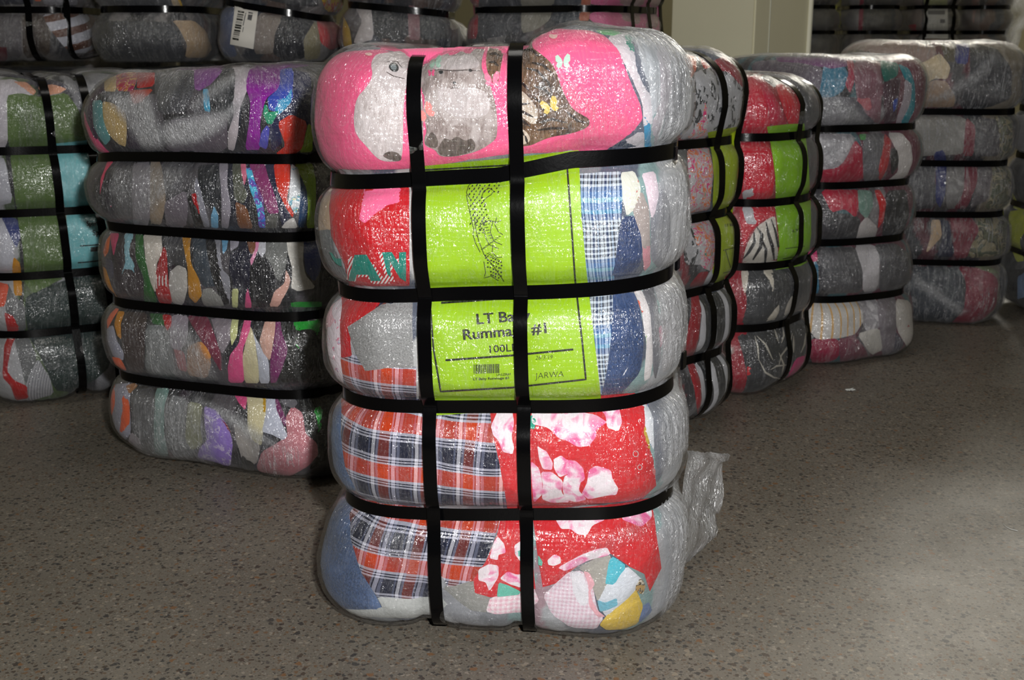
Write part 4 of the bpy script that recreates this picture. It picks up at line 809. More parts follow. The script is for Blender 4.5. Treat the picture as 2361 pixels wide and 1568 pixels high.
many(B, 'b1', [  # second lobe
    ((226, 76, 110), [(215, 850), (260, 850), (200, 930), (175, 1020), (160, 1100), (165, 980)], dict(lay=2)), ((60, 58, 66), [(250, 850), (400, 850), (380, 1320), (250, 1310), (200, 1180), (190, 1000)]), ((176, 42, 96), [(225, 1130), (250, 1120), (262, 1180), (245, 1215), (225, 1180)], dict(lay=3)),
    ((140, 134, 142), [(395, 860), (530, 850), (520, 1320), (400, 1320), (390, 1100)]), ((158, 140, 120), [(520, 850), (600, 850), (640, 1140), (600, 1320), (520, 1310)]), ((80, 78, 84), [(600, 850), (820, 850), (860, 1000), (760, 1060), (640, 1140)]),
    ((116, 108, 118), [(620, 1150), (780, 1060), (800, 1200), (780, 1330), (640, 1330)]), ((170, 10, 24), [(820, 1090), (860, 1080), (885, 1240), (850, 1200)], dict(lay=3)), ((12, 12, 16), [(790, 1110), (830, 1090), (880, 1200), (930, 1340), (850, 1340)], dict(lay=2)),
    ((34, 38, 46), [(870, 880), (1020, 870), (1040, 1100), (980, 1210), (900, 1150), (870, 1000)], dict(lay=2)), ((146, 146, 158), [(860, 960), (900, 1100), (960, 1330), (920, 1335), (880, 1230), (840, 1030)], dict(lay=3)), ((120, 178, 214), [(985, 1170), (1020, 1250), (1015, 1340), (965, 1340), (965, 1250)], dict(lay=3)),
    ((156, 150, 162), [(1020, 860), (1090, 860), (1080, 1010), (1110, 1180), (1090, 1340), (1040, 1340), (1040, 1100)], dict(lay=3)), ((90, 94, 80), [(1115, 860), (1180, 860), (1190, 1010), (1230, 1090), (1200, 1160), (1130, 1130)], dict(lay=2)), ((130, 82, 52), [(1135, 1140), (1220, 1180), (1270, 1340), (1160, 1335)], dict(lay=2)),
    ((232, 120, 150), [(1178, 862), (1215, 862), (1225, 960), (1205, 1030), (1185, 940)], dict(lay=3)), (blotch([(0, (80, 200, 236)), (.5, (120, 80, 190)), (.6, (60, 120, 210))], 60, 1.), [(1215, 900), (1255, 900), (1300, 1050), (1345, 1180), (1365, 1335), (1310, 1330), (1300, 1200), (1245, 1050)], dict(lay=3)),
    ((150, 52, 116), [(1235, 862), (1350, 860), (1380, 980), (1440, 1130), (1455, 1230), (1380, 1230), (1340, 1130), (1290, 1010)], dict(lay=2)), ((120, 70, 150), [(1290, 1000), (1345, 1130), (1350, 1200), (1300, 1120)], dict(lay=4)), ((30, 34, 66), [(1350, 862), (1420, 862), (1450, 1060), (1500, 1160), (1540, 1250), (1480, 1330), (1450, 1200), (1400, 1020)], dict(lay=2)),
    ((226, 56, 34), [(1415, 862), (1535, 862), (1530, 1000), (1510, 1130), (1560, 1230), (1550, 1260), (1490, 1160), (1440, 1050)], dict(lay=4)), (blotch([(0, (232, 236, 240)), (.6, (120, 190, 215)), (.66, (225, 215, 110)), (.7, (232, 236, 240))], 60, 1.), [(1540, 870), (1590, 900), (1610, 1030), (1600, 1180), (1570, 1240), (1520, 1140), (1535, 1000)], dict(lay=4)),
    ((20, 60, 100), [(1600, 950), (1650, 1050), (1660, 1150), (1640, 1330), (1590, 1330), (1600, 1180)], dict(lay=3)), ((220, 216, 212), [(1500, 1290), (1560, 1255), (1590, 1335), (1470, 1335)], dict(lay=5)), ((150, 188, 10), [(1560, 862), (1690, 862), (1720, 1000), (1710, 1335), (1650, 1335), (1665, 1150), (1630, 1000)], dict(lay=2)), ((96, 96, 92), [(1370, 1240), (1450, 1235), (1440, 1335), (1350, 1335)], dict(lay=3))])
many(B, 'b2', [  # third lobe
    ((220, 110, 60), [(175, -60), (200, -140), (230, -180), (215, -60), (190, -20)], dict(lay=3)), ((196, 70, 110), [(225, -190), (290, -190), (265, -90), (250, -30), (235, -100)], dict(lay=3)), ((206, 138, 40), [(175, 40), (200, 60), (235, 180), (290, 280), (240, 260), (190, 160)], dict(lay=3)), ((86, 84, 98), [(190, -20), (240, 0), (250, 110), (220, 140), (185, 40)], dict(lay=2)),
    ((64, 56, 62), [(250, -60), (320, -190), (400, -190), (420, 60), (470, 180), (470, 300), (300, 290), (250, 150)]), ((150, 200, 214), [(330, -190), (390, -190), (370, -60), (400, 20), (405, 128), (380, 125), (375, 80), (330, 85), (315, 130), (292, 100), (320, 0), (310, -80)], dict(lay=3)),
    ((46, 104, 50), [(400, -190), (455, -190), (460, -60), (500, 130), (560, 300), (460, 300), (460, 120), (405, 0)], dict(lay=3)), ((214, 206, 196), [(455, -190), (580, -190), (590, -60), (545, 30), (560, 110), (540, 230), (500, 140), (470, 0)], dict(lay=2)),
    ((184, 20, 28), [(560, 20), (600, -100), (620, -60), (630, 120), (640, 200), (660, 300), (570, 300), (545, 220), (545, 90)], dict(lay=4)), (stripes([(0, (226, 220, 216)), (.4, (184, 20, 28))], .008, rot=5), [(545, 92), (625, 92), (635, 190), (545, 200)], dict(lay=6)),
    ((72, 72, 78), [(600, -190), (740, -190), (750, -60), (760, 60), (680, 20), (620, 60)]), ((200, 196, 192), [(640, 80), (700, 30), (760, 60), (765, 200), (735, 310), (660, 300), (635, 180)], dict(lay=4)), ((204, 144, 48), [(720, -190), (790, -190), (780, -80), (790, 30), (850, 140), (865, 240), (820, 300), (770, 250), (765, 60)], dict(lay=3)),
    ((66, 76, 88), [(790, -190), (880, -190), (930, 60), (960, 180), (880, 190), (810, 60)], dict(lay=2)), ((150, 150, 146), [(875, 200), (930, 190), (1000, 260), (1020, 320), (880, 320), (860, 260)], dict(lay=4)), ((20, 20, 26), [(880, -190), (950, -190), (980, 0), (1060, 300), (1010, 310), (930, 120)], dict(lay=3)),
    ((150, 150, 160), [(945, -190), (1000, -190), (990, -60), (1000, 60), (1060, 120), (1060, 320), (1010, 240), (960, 60)], dict(lay=2)), ((120, 160, 214), [(975, 80), (1000, 110), (1020, 240), (1000, 230)], dict(lay=4)), ((106, 170, 210), [(1000, -190), (1050, -190), (1040, -80), (1010, -40)], dict(lay=4)), ((24, 26, 50), [(1060, -60), (1200, -100), (1200, 190), (1090, 200), (1050, 60)], dict(lay=3)), ((170, 166, 180), [(1060, -190), (1120, -190), (1120, -100), (1060, -60)], dict(lay=3)),
    ((222, 226, 160), [(1075, 198), (1120, 196), (1115, 330), (1075, 325)], dict(lay=5)), ((132, 84, 56), [(1165, -190), (1240, -190), (1250, -60), (1200, -40)], dict(lay=4)), ((232, 90, 150), [(1185, 190), (1210, 300), (1210, 330), (1165, 330), (1170, 240)], dict(lay=5)), ((16, 18, 28), [(1200, -40), (1360, 0), (1370, 200), (1330, 320), (1210, 330), (1195, 150)], dict(lay=3)), ((236, 150, 190), [(1240, -190), (1270, -190), (1260, -80), (1210, 40), (1200, 0), (1240, -80)], dict(lay=6)),
    ((206, 206, 214), [(1265, -190), (1310, -190), (1310, -60), (1280, -20), (1255, -60)], dict(lay=5)), ((120, 122, 120), [(1310, -190), (1440, -190), (1460, -60), (1440, 60), (1400, 150), (1330, 60), (1300, -40)], dict(lay=2)), ((226, 178, 164), [(1445, 60), (1480, 130), (1460, 200), (1400, 320), (1335, 320), (1370, 210), (1440, 160)], dict(lay=6)),
    ((232, 228, 220), [(1440, -190), (1570, -190), (1560, -20), (1580, 100), (1650, 190), (1530, 215), (1480, 190), (1490, 60), (1460, -60)], dict(lay=5, label='off-white garment at the right end')), ((40, 60, 130), [(1570, -190), (1660, -190), (1690, 60), (1640, 150), (1580, 80), (1565, -60)], dict(lay=3))])
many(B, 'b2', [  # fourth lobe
    ((240, 120, 84), [(270, 330), (290, 340), (240, 420), (210, 480), (205, 420), (230, 370)], dict(lay=4)), ((206, 138, 40), [(285, 350), (330, 355), (300, 440), (305, 550), (275, 520), (255, 440)], dict(lay=4)), ((170, 170, 186), [(205, 470), (250, 450), (275, 560), (320, 640), (320, 700), (250, 670), (205, 560)], dict(lay=3)), ((240, 112, 70), [(240, 670), (300, 680), (345, 765), (300, 765), (260, 720)], dict(lay=4)),
    ((74, 62, 62), [(330, 355), (485, 365), (470, 500), (460, 780), (360, 780), (310, 640), (300, 470)], dict(lay=2)), ((46, 100, 54), [(500, 365), (600, 375), (610, 450), (560, 450), (520, 440)], dict(lay=3)), ((110, 116, 116), [(470, 450), (610, 450), (660, 640), (680, 800), (470, 790)]), ((184, 20, 28), [(590, 375), (655, 378), (650, 460), (625, 490), (605, 450)], dict(lay=4)),
    ((170, 160, 172), [(655, 378), (770, 385), (760, 560), (700, 640), (640, 600), (640, 480)]), ((176, 80, 90), [(660, 600), (740, 640), (760, 780), (700, 760)]), ((128, 48, 74), [(760, 385), (900, 385), (940, 480), (1000, 660), (1000, 780), (920, 650), (850, 540), (800, 460)], dict(lay=3)), ((186, 140, 100), [(760, 600), (850, 560), (930, 700), (900, 820), (760, 800)], dict(lay=1)), ((224, 150, 70), [(850, 560), (900, 600), (930, 680), (890, 690), (850, 620)], dict(lay=3)),
    ((150, 140, 150), [(920, 388), (1070, 390), (1060, 560), (1000, 660), (960, 520)]), ((222, 226, 160), [(1075, 390), (1120, 390), (1110, 520), (1070, 600), (1060, 500)], dict(lay=4)), ((18, 22, 26), [(1120, 390), (1180, 390), (1140, 520), (1100, 590)], dict(lay=3)), ((232, 90, 150), [(1165, 390), (1210, 390), (1200, 480), (1150, 620), (1150, 720), (1160, 850), (1050, 850), (1045, 740), (1060, 660), (1120, 580), (1140, 490)], dict(lay=5, label='bright pink garment')),
    ((20, 24, 30), [(1205, 390), (1340, 390), (1290, 460), (1260, 575), (1225, 500)], dict(lay=4)), ((222, 212, 172), [(1195, 450), (1215, 480), (1240, 600), (1260, 760), (1262, 855), (1160, 850), (1145, 680), (1170, 560)], dict(lay=4)), ((206, 210, 224), [(1220, 500), (1260, 580), (1330, 700), (1335, 855), (1265, 855), (1250, 660)], dict(lay=3)),
    ((222, 176, 160), [(1310, 400), (1380, 400), (1370, 520), (1340, 700), (1290, 640), (1265, 560), (1290, 470)], dict(lay=5)), ((130, 48, 110), [(1380, 400), (1410, 420), (1420, 500), (1460, 620), (1420, 760), (1380, 850), (1340, 850), (1340, 680), (1370, 540)], dict(lay=4)),
    ((14, 16, 16), [(1400, 400), (1700, 400), (1700, 850), (1390, 850), (1460, 620)], dict(lay=1)), ((30, 160, 50), [(1480, 400), (1680, 400), (1690, 560), (1600, 500), (1500, 540), (1490, 480)], dict(lay=3, label='green garment at the right end')), ((14, 16, 16), [(1480, 450), (1600, 470), (1690, 500), (1690, 530), (1590, 500), (1490, 475)], dict(lay=5)),  # large near-black piece paints in the front bale's shadow on this end
    ((30, 160, 50), [(1485, 540), (1530, 520), (1560, 640), (1570, 720), (1555, 830), (1530, 830), (1540, 680)], dict(lay=4)), ((30, 150, 50), [(1480, 290), (1690, 285), (1690, 325), (1480, 325)], dict(lay=4))])
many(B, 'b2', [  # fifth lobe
    ((170, 170, 186), [(210, 880), (250, 860), (370, 850), (360, 1000), (370, 1200), (330, 1260), (220, 1230), (180, 1120), (180, 960)]), ((250, 110, 66), [(255, 850), (270, 900), (275, 1000), (250, 1090), (230, 1085), (225, 1020), (208, 960), (225, 890)], dict(lay=3)), ((250, 110, 66), [(300, 930), (330, 925), (360, 990), (365, 1120), (330, 1200), (290, 1220), (290, 1120), (305, 1030)], dict(lay=3)),
    ((250, 110, 66), [(195, 1160), (230, 1165), (230, 1220), (290, 1280), (280, 1340), (220, 1350), (215, 1270)], dict(lay=3)), ((250, 110, 66), [(310, 1290), (355, 1262), (345, 1320), (320, 1352)], dict(lay=3)), ((170, 120, 80), [(335, 870), (400, 850), (420, 870), (360, 930)], dict(lay=4)), ((82, 82, 88), [(370, 900), (530, 880), (520, 1100), (530, 1250), (440, 1250), (370, 1180)]), ((176, 166, 172), [(370, 1190), (440, 1250), (450, 1410), (380, 1400), (330, 1330)], dict(lay=2)),
    ((132, 168, 160), [(540, 890), (640, 890), (600, 1020), (600, 1200), (640, 1410), (540, 1410), (525, 1180)], dict(lay=2)), ((96, 96, 98), [(440, 1260), (530, 1260), (540, 1410), (450, 1410)]), ((120, 122, 124), [(640, 930), (760, 960), (740, 1200), (810, 1340), (700, 1400), (620, 1260)]), ((110, 60, 64), [(620, 1300), (700, 1400), (740, 1450), (660, 1440)], dict(lay=3)), ((150, 152, 110), [(770, 980), (870, 1000), (850, 1150), (870, 1270), (800, 1320), (745, 1260), (750, 1150)], dict(lay=2)),
    (blotch([(0, (160, 130, 214)), (.55, (214, 200, 232)), (.62, (140, 112, 200))], 35, 1.5), [(880, 1010), (960, 1040), (1040, 1140), (1080, 1260), (1060, 1440), (960, 1400), (830, 1370), (850, 1300), (900, 1250), (880, 1130)], dict(lay=3, label='lilac printed garment')), ((150, 24, 50), [(1000, 1100), (1040, 1140), (1070, 1200), (1030, 1160)], dict(lay=5)),
    ((226, 80, 140), [(1085, 925), (1170, 925), (1180, 970), (1165, 1040), (1120, 990)], dict(lay=4)), ((222, 212, 172), [(1170, 920), (1310, 925), (1310, 1060), (1290, 1170), (1280, 1290), (1210, 1250), (1180, 1160), (1180, 1000)], dict(lay=3)), ((206, 160, 30), [(1285, 925), (1310, 925), (1308, 1050), (1292, 1060)], dict(lay=5)),
    ((206, 210, 226), [(1315, 920), (1370, 925), (1380, 1030), (1430, 1150), (1460, 1220), (1430, 1250), (1350, 1210), (1280, 1190), (1310, 1060)], dict(lay=4)), ((124, 48, 104), [(1370, 930), (1410, 1000), (1450, 1110), (1440, 1160), (1385, 1060)], dict(lay=3)), ((110, 108, 114), [(1390, 920), (1470, 920), (1530, 990), (1500, 1030), (1420, 1000)], dict(lay=3)),
    ((206, 130, 140), [(1440, 1100), (1490, 1010), (1560, 1060), (1580, 1200), (1660, 1270), (1670, 1350), (1600, 1430), (1440, 1520), (1300, 1510), (1240, 1440), (1280, 1330), (1400, 1260), (1460, 1220)], dict(lay=2, label='dusty pink ruched garment')), ((176, 170, 166), [(1080, 1130), (1200, 1200), (1270, 1300), (1240, 1420), (1150, 1400), (1100, 1260)]), ((50, 50, 50), [(1150, 1340), (1220, 1400), (1230, 1490), (1150, 1470), (1130, 1400)], dict(lay=3)),
    ((16, 18, 18), [(1500, 910), (1740, 910), (1740, 1400), (1600, 1460), (1670, 1330), (1600, 1200), (1560, 1040)], dict(lay=1)), ((30, 160, 50), [(1545, 900), (1600, 960), (1640, 960), (1620, 1000), (1560, 980)], dict(lay=3)), ((30, 160, 50), [(1610, 1020), (1710, 980), (1700, 1220), (1660, 1220), (1640, 1100)], dict(lay=3)), ((90, 88, 90), [(700, 1400), (900, 1400), (1240, 1460), (1200, 1500), (800, 1470)])])  # near-black piece at the right: shadow of the front bale, put into the colour
sheets(B, 'b1', [(12, [(100, 250), (190, 200), (340, 150), (520, 130), (560, 170), (560, 320), (400, 330), (180, 340), (120, 300)], dict(haze=.1, crease=.35)),
    (-12, [(180, 350), (560, 330), (600, 560), (700, 640), (650, 780), (460, 770), (350, 600), (230, 440)], dict(haze=.5)), (40, [(560, 110), (840, 110), (800, 250), (640, 560), (560, 420)], dict(haze=.12)),
    (35, [(600, 560), (900, 480), (1100, 440), (1250, 370), (1450, 330), (1250, 440), (1160, 540), (1080, 640), (900, 740), (700, 780), (600, 700)], dict(haze=.62)), (45, [(740, 500), (960, 300), (1240, 150), (1260, 230), (1100, 380), (900, 480)], dict(haze=.36)), (0, [(240, 860), (620, 850), (860, 880), (740, 1040), (620, 1160), (500, 1310), (280, 1300), (240, 1050)], dict(haze=.16, crease=.4)), (60, [(1210, 160), (1500, 150), (1560, 300), (1400, 420), (1230, 300)], dict(haze=.01, scale=60))])
sheets(B, 'b2', [(8, [(470, 440), (780, 420), (900, 620), (1040, 850), (700, 820), (470, 790)], dict(haze=.25)), (-32, [(700, 870), (900, 940), (1150, 1060), (1400, 1250), (1450, 1330), (1200, 1260), (1000, 1100), (780, 960)], dict(haze=.55)), (5, [(360, 880), (720, 900), (1000, 1040), (1000, 1440), (600, 1420), (380, 1300)], dict(haze=.18)), (-50, [(1180, 1180), (1500, 1240), (1660, 1330), (1560, 1450), (1400, 1500), (1250, 1440)], dict(haze=.02, scale=55, bump=1.6)), (20, [(140, 1000), (180, 860), (220, 900), (200, 1150), (220, 1350), (170, 1300), (140, 1150)], dict(haze=.25))])

A = Bale('A', 'leftmost floor bale, olive green cloth with a pale turquoise paper label', filmkw=FK, corecols=[(60, 62, 70), (150, 150, 156), (90, 110, 70), (38, 50, 56), (196, 196, 200)])
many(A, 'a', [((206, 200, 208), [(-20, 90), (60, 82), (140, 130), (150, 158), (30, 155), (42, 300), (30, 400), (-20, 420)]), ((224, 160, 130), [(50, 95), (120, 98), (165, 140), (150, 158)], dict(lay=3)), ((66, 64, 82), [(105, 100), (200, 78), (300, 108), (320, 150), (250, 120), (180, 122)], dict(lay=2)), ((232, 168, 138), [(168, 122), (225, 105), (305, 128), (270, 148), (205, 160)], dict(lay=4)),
    ((96, 122, 66), [(28, 158), (90, 145), (160, 162), (210, 162), (300, 145), (355, 220), (400, 372), (225, 380), (262, 520), (268, 650), (300, 690), (308, 930), (300, 975), (240, 1005), (150, 1055), (110, 1000), (105, 860), (78, 700), (68, 620), (48, 440), (36, 350)], dict(lay=2, label='olive green garment')),
    ((36, 54, 52), [(118, 1062), (300, 988), (470, 950), (520, 1100), (500, 1380), (420, 1450), (310, 1495), (250, 1490), (180, 1330), (130, 1250), (112, 1130)], dict(lay=1, label='dark green garment')), ((200, 200, 210), [(-20, 700), (10, 710), (50, 790), (70, 940), (-20, 965)]), ((58, 70, 130), [(5, 702), (78, 712), (92, 800), (75, 850), (45, 790)], dict(lay=2)), ((212, 146, 36), [(62, 885), (92, 915), (102, 1060), (65, 1062), (55, 940)], dict(lay=3)),
    ((240, 100, 70), [(-20, 998), (42, 1010), (22, 1110), (-20, 1115)], dict(lay=2)), ((110, 112, 114), [(35, 1000), (62, 1060), (110, 1100), (120, 1230), (170, 1340), (120, 1480), (60, 1240), (22, 1110)]), ((180, 24, 28), [(18, 1135), (60, 1150), (92, 1208), (52, 1290), (32, 1400), (62, 1440), (122, 1468), (130, 1522), (72, 1532), (50, 1470), (12, 1430), (20, 1290), (40, 1240)], dict(lay=4)),
    (stripes([(0, (176, 176, 180)), (.5, (140, 140, 146))], .006, rot=20), [(172, 1345), (225, 1430), (245, 1505), (130, 1538), (112, 1480), (140, 1400)], dict(lay=3)), ((36, 38, 44), [(20, 400), (45, 330), (50, 440), (75, 640), (110, 880), (104, 1200), (88, 1180), (92, 860), (62, 620), (45, 600)]), ((190, 190, 200), [(-20, 440), (22, 440), (60, 640), (-20, 660)])])  # the long thin dark piece paints the shade of a gap between folds
la = A.piece([(222, 376), (330, 366), (395, 358), (440, 480), (470, 640), (490, 800), (495, 945), (400, 965), (300, 978), (304, 900), (300, 700), (282, 600), (265, 520), (240, 430)], paper((122, 196, 202)), 'paper_label', crop='a', rnd=0, off=.0042, puff=.0002, label='pale turquoise printed paper label')
INKG = ink((24, 34, 36))
A.text('Sport T', 199, 521, 237, 518, 12, INKG, bold=.03, parent=la, off=.0060); A.text('Spo', 213, 542, 236, 540, 12, INKG, bold=.03, parent=la, off=.0060)
A.stroke([[(345, 690), (400, 686), (452, 680)], [(360, 836), (420, 832), (462, 827)], [(350, 912), (420, 906), (462, 900)]], 2.6, INKG, 'label_rule', off=.0060, parent=la, crop='a')
A.shapes([[(408, 842), (455, 838), (455, 858), (408, 862)]], INKG, 'printed_barcode', off=.0060, parent=la, crop='a')
sheets(A, 'a', [(40, [(60, 200), (150, 180), (220, 300), (200, 370), (80, 360)], dict(haze=.02, crease=.35)), (-40, [(120, 1150), (260, 1290), (300, 1420), (200, 1400), (120, 1260)], dict(haze=.03, crease=.35))])

CC = Bale('C', 'clothing bale behind the front one, grey lace-print and striped cloth with a lime label', filmkw=FK, corecols=[(120, 120, 124), (60, 60, 66), (150, 60, 70), (170, 170, 172), (80, 90, 110)])
LACE = blotch([(0, (186, 186, 190)), (.52, (186, 186, 190)), (.56, (60, 62, 66)), (.66, (200, 200, 204))], 60, .8, sy=.6)
FLO = blotch([(0, (206, 204, 206)), (.46, (232, 60, 130)), (.5, (206, 204, 206)), (.55, (240, 130, 80)), (.62, (206, 204, 206)), (.68, (70, 150, 130))], 55, .8)
BW = stripes([(0, (206, 206, 212)), (.36, (44, 46, 50)), (.80, (70, 72, 76)), (.86, (44, 46, 50))], .047, rot=-6, wob=.03)
many(CC, 'r1', [((226, 120, 92), [(190, 80), (290, 110), (292, 200), (250, 275), (200, 270)], dict(lay=2)), ((110, 40, 60), [(180, 290), (252, 280), (242, 380), (205, 425), (180, 380)], dict(lay=2)), ((150, 44, 60), [(420, 140), (560, 80), (640, 130), (695, 250), (662, 380), (600, 300), (530, 225), (455, 212)], dict(lay=3)), ((214, 60, 50), [(300, 100), (350, 135), (405, 190), (350, 207)], dict(lay=4)),
    (LACE, [(255, 240), (340, 198), (400, 205), (560, 215), (692, 370), (702, 480), (650, 660), (610, 710), (340, 742), (150, 760), (220, 560), (235, 400)], dict(lay=1, label='grey and black lace-print garment')), (FLO, [(215, 750), (270, 640), (325, 560), (345, 340), (392, 560), (375, 745)], dict(lay=3)), ((120, 150, 200), [(185, 420), (215, 470), (200, 640), (160, 740), (170, 560)], dict(lay=3)),
    ((110, 112, 110), [(90, 830), (215, 820), (220, 1000), (230, 1150), (210, 1330), (120, 1330), (110, 1000)]), (FLO, [(215, 825), (385, 815), (405, 900), (425, 1000), (408, 1150), (395, 1310), (212, 1335), (232, 1150), (226, 1000)], dict(lay=2, label='pale garment printed with pink and orange flowers')), (LACE, [(190, 1395), (390, 1375), (420, 1568), (420, 1700), (360, 1740), (200, 1740), (180, 1560)], dict(lay=1)), (FLO, [(225, 1400), (400, 1380), (440, 1568), (420, 1800), (330, 1760), (250, 1560)], dict(lay=2))])
many(CC, 'r2', [((150, 34, 50), [(175, 340), (255, 240), (335, 232), (280, 350), (180, 365)], dict(lay=4)), ((200, 200, 206), [(335, 235), (370, 215), (360, 330), (280, 345)], dict(lay=5)), ((170, 22, 40), [(183, 410), (242, 410), (272, 560), (252, 780), (212, 920), (95, 940), (150, 760), (190, 560)], dict(lay=2)), (BW, [(240, 410), (590, 320), (620, 500), (610, 740), (540, 850), (218, 920), (258, 780), (278, 560)], dict(lay=1, label='black, grey and white striped garment')),
    ((170, 22, 40), [(150, 980), (212, 985), (268, 1150), (274, 1300), (242, 1420), (215, 1200)], dict(lay=2)), (BW, [(208, 975), (560, 860), (650, 1000), (650, 1180), (560, 1330), (400, 1440), (236, 1500), (276, 1300), (268, 1150)], dict(lay=1))])
lc = CC.piece([(372, 700), (560, 662), (690, 640), (720, 880), (730, 1200), (720, 1500), (700, 1860), (520, 1870), (385, 1890), (430, 1700), (440, 1550), (425, 1400), (410, 1250), (420, 1050), (405, 880)], paper((176, 198, 36)), 'paper_label', crop='r1', rnd=0, off=.0042, puff=.0002, label='lime green printed paper label')
CC.stroke([[(440, 60), (600, 20)], [(440, 245), (580, 215)], [(460, 60), (500, 200)]], 1.6, ink((60, 66, 30)), 'label_rule', off=.0060, parent=lc, crop='r2'); CC.text('LT Baby', 1668, 522, 1694, 519, 6, ink((60, 66, 30)), parent=lc, off=.0060, bold=.02)

D = Bale('D', 'clothing bale with red cloth above zebra-striped cloth and a lime label', filmkw=FK, corecols=[(170, 34, 52), (50, 52, 56), (90, 92, 96), (190, 186, 178), (120, 40, 80)])
many(D, 'r1', [((200, 36, 62), [(690, 190), (740, 245), (800, 330), (850, 500), (872, 640), (845, 715), (630, 730), (690, 560), (712, 380)], dict(lay=2, label='crimson garment')), ((190, 42, 72), [(750, 265), (830, 300), (900, 400), (980, 560), (1005, 640), (878, 650), (850, 480)], dict(lay=1)), ((214, 32, 58), [(908, 330), (960, 312), (1045, 355), (1105, 450), (1120, 540), (1095, 660), (1020, 650), (960, 480)], dict(lay=2)), ((150, 148, 150), [(740, 230), (830, 215), (960, 250), (1060, 320), (1100, 400), (1040, 350), (960, 312), (900, 350), (840, 300)]),
    ((206, 28, 54), [(612, 785), (850, 775), (892, 900), (905, 1050), (885, 1215), (690, 1238), (645, 1180), (662, 1000), (650, 900)], dict(lay=2)), ((190, 190, 194), [(652, 1165), (745, 1122), (752, 1190), (660, 1232)], dict(lay=5)), ((206, 28, 54), [(630, 1285), (905, 1280), (908, 1352), (800, 1400), (720, 1480), (680, 1568), (660, 1600), (640, 1450)], dict(lay=2)), ((200, 200, 204), [(648, 1285), (730, 1285), (768, 1420), (682, 1428)], dict(lay=5)),
    ((220, 214, 204), [(680, 1600), (760, 1440), (908, 1348), (930, 1500), (935, 1740), (880, 1770), (640, 1790)], dict(lay=1, label='black and white zebra-striped garment'))])
ZB = cloth((40, 40, 44))
for ln, wd in ((([(760, 1440), (800, 1500), (790, 1600), (730, 1700)], [2, 8, 7, 3])), ([(830, 1400), (850, 1500), (880, 1600), (890, 1700)], [2, 7, 8, 3]), ([(870, 1380), (900, 1470), (925, 1600)], [2, 5, 5]), ([(740, 1480), (745, 1560), (700, 1640), (660, 1690)], [2, 7, 7, 2]), ([(800, 1540), (830, 1620), (820, 1740)], [3, 7, 3])):
    D.stroke([ln], wd, ZB, 'zebra_stripe', off=.0055, crop='r1')
many(D, 'r2', [((66, 68, 72), [(596, 215), (1120, 165), (1150, 300), (1150, 480), (1100, 620), (590, 700), (640, 500)], dict(lay=0)), ((216, 208, 194), [(600, 225), (662, 222), (662, 300), (632, 425), (608, 330)], dict(lay=3)), ((216, 208, 194), [(765, 215), (856, 208), (874, 330), (868, 505), (830, 330)], dict(lay=3)), ((216, 208, 194), [(812, 620), (912, 478), (916, 560), (872, 638), (800, 648)], dict(lay=3)), ((206, 198, 186), [(935, 628), (968, 500), (1020, 415), (1028, 470), (1002, 565)], dict(lay=3)),
    ((60, 62, 66), [(565, 745), (1090, 640), (1190, 760), (1200, 900), (1160, 1070), (950, 1175), (780, 1235), (600, 1320), (545, 1350), (640, 1150), (625, 950)], dict(lay=0)), ((212, 44, 124), [(1040, 940), (1140, 905), (1180, 760), (1210, 900), (1190, 1030), (1080, 1100), (945, 1150)], dict(lay=3, label='magenta garment at the foot')), ((200, 30, 44), [(650, 1010), (685, 1030), (680, 1080), (645, 1090)], dict(lay=3))])
for ln in ([(705, 760), (730, 850), (738, 960)], [(720, 760), (790, 830), (850, 960)], [(1010, 740), (990, 830), (920, 920), (900, 1000)], [(930, 690), (940, 760), (920, 820)], [(860, 700), (880, 760), (895, 810)], [(740, 960), (790, 1060), (860, 1100), (960, 1110)], [(900, 900), (940, 1000), (920, 1090)], [(1020, 760), (1020, 900)], [(830, 1040), (880, 1010), (960, 1000)], [(960, 930), (1000, 960), (990, 1040)], [(1120, 740), (1110, 830), (1080, 900)]):
    D.stroke([ln], [1, 4.5, 1.5], cloth((196, 190, 178)), 'pale_stripe', off=.0055, crop='r2')
ld = D.piece([(842, 655), (1000, 634), (1130, 630), (1160, 900), (1180, 1200), (1185, 1500), (1160, 1720), (1100, 1750), (905, 1780), (935, 1600), (925, 1450), (905, 1300), (905, 1050), (880, 860)], paper((150, 206, 40)), 'paper_label', crop='r1', rnd=0, off=.0042, puff=.0002, label='bright lime green printed paper label')
D.stroke([[(950, 45), (1110, 25)], [(930, 130), (1110, 100)]], 1.6, ink((50, 70, 30)), 'label_rule', off=.0060, parent=ld, crop='r2'); D.text('LT', 1824, 535, 1838, 533, 6, ink((50, 70, 30)), parent=ld, off=.0060, bold=.02)

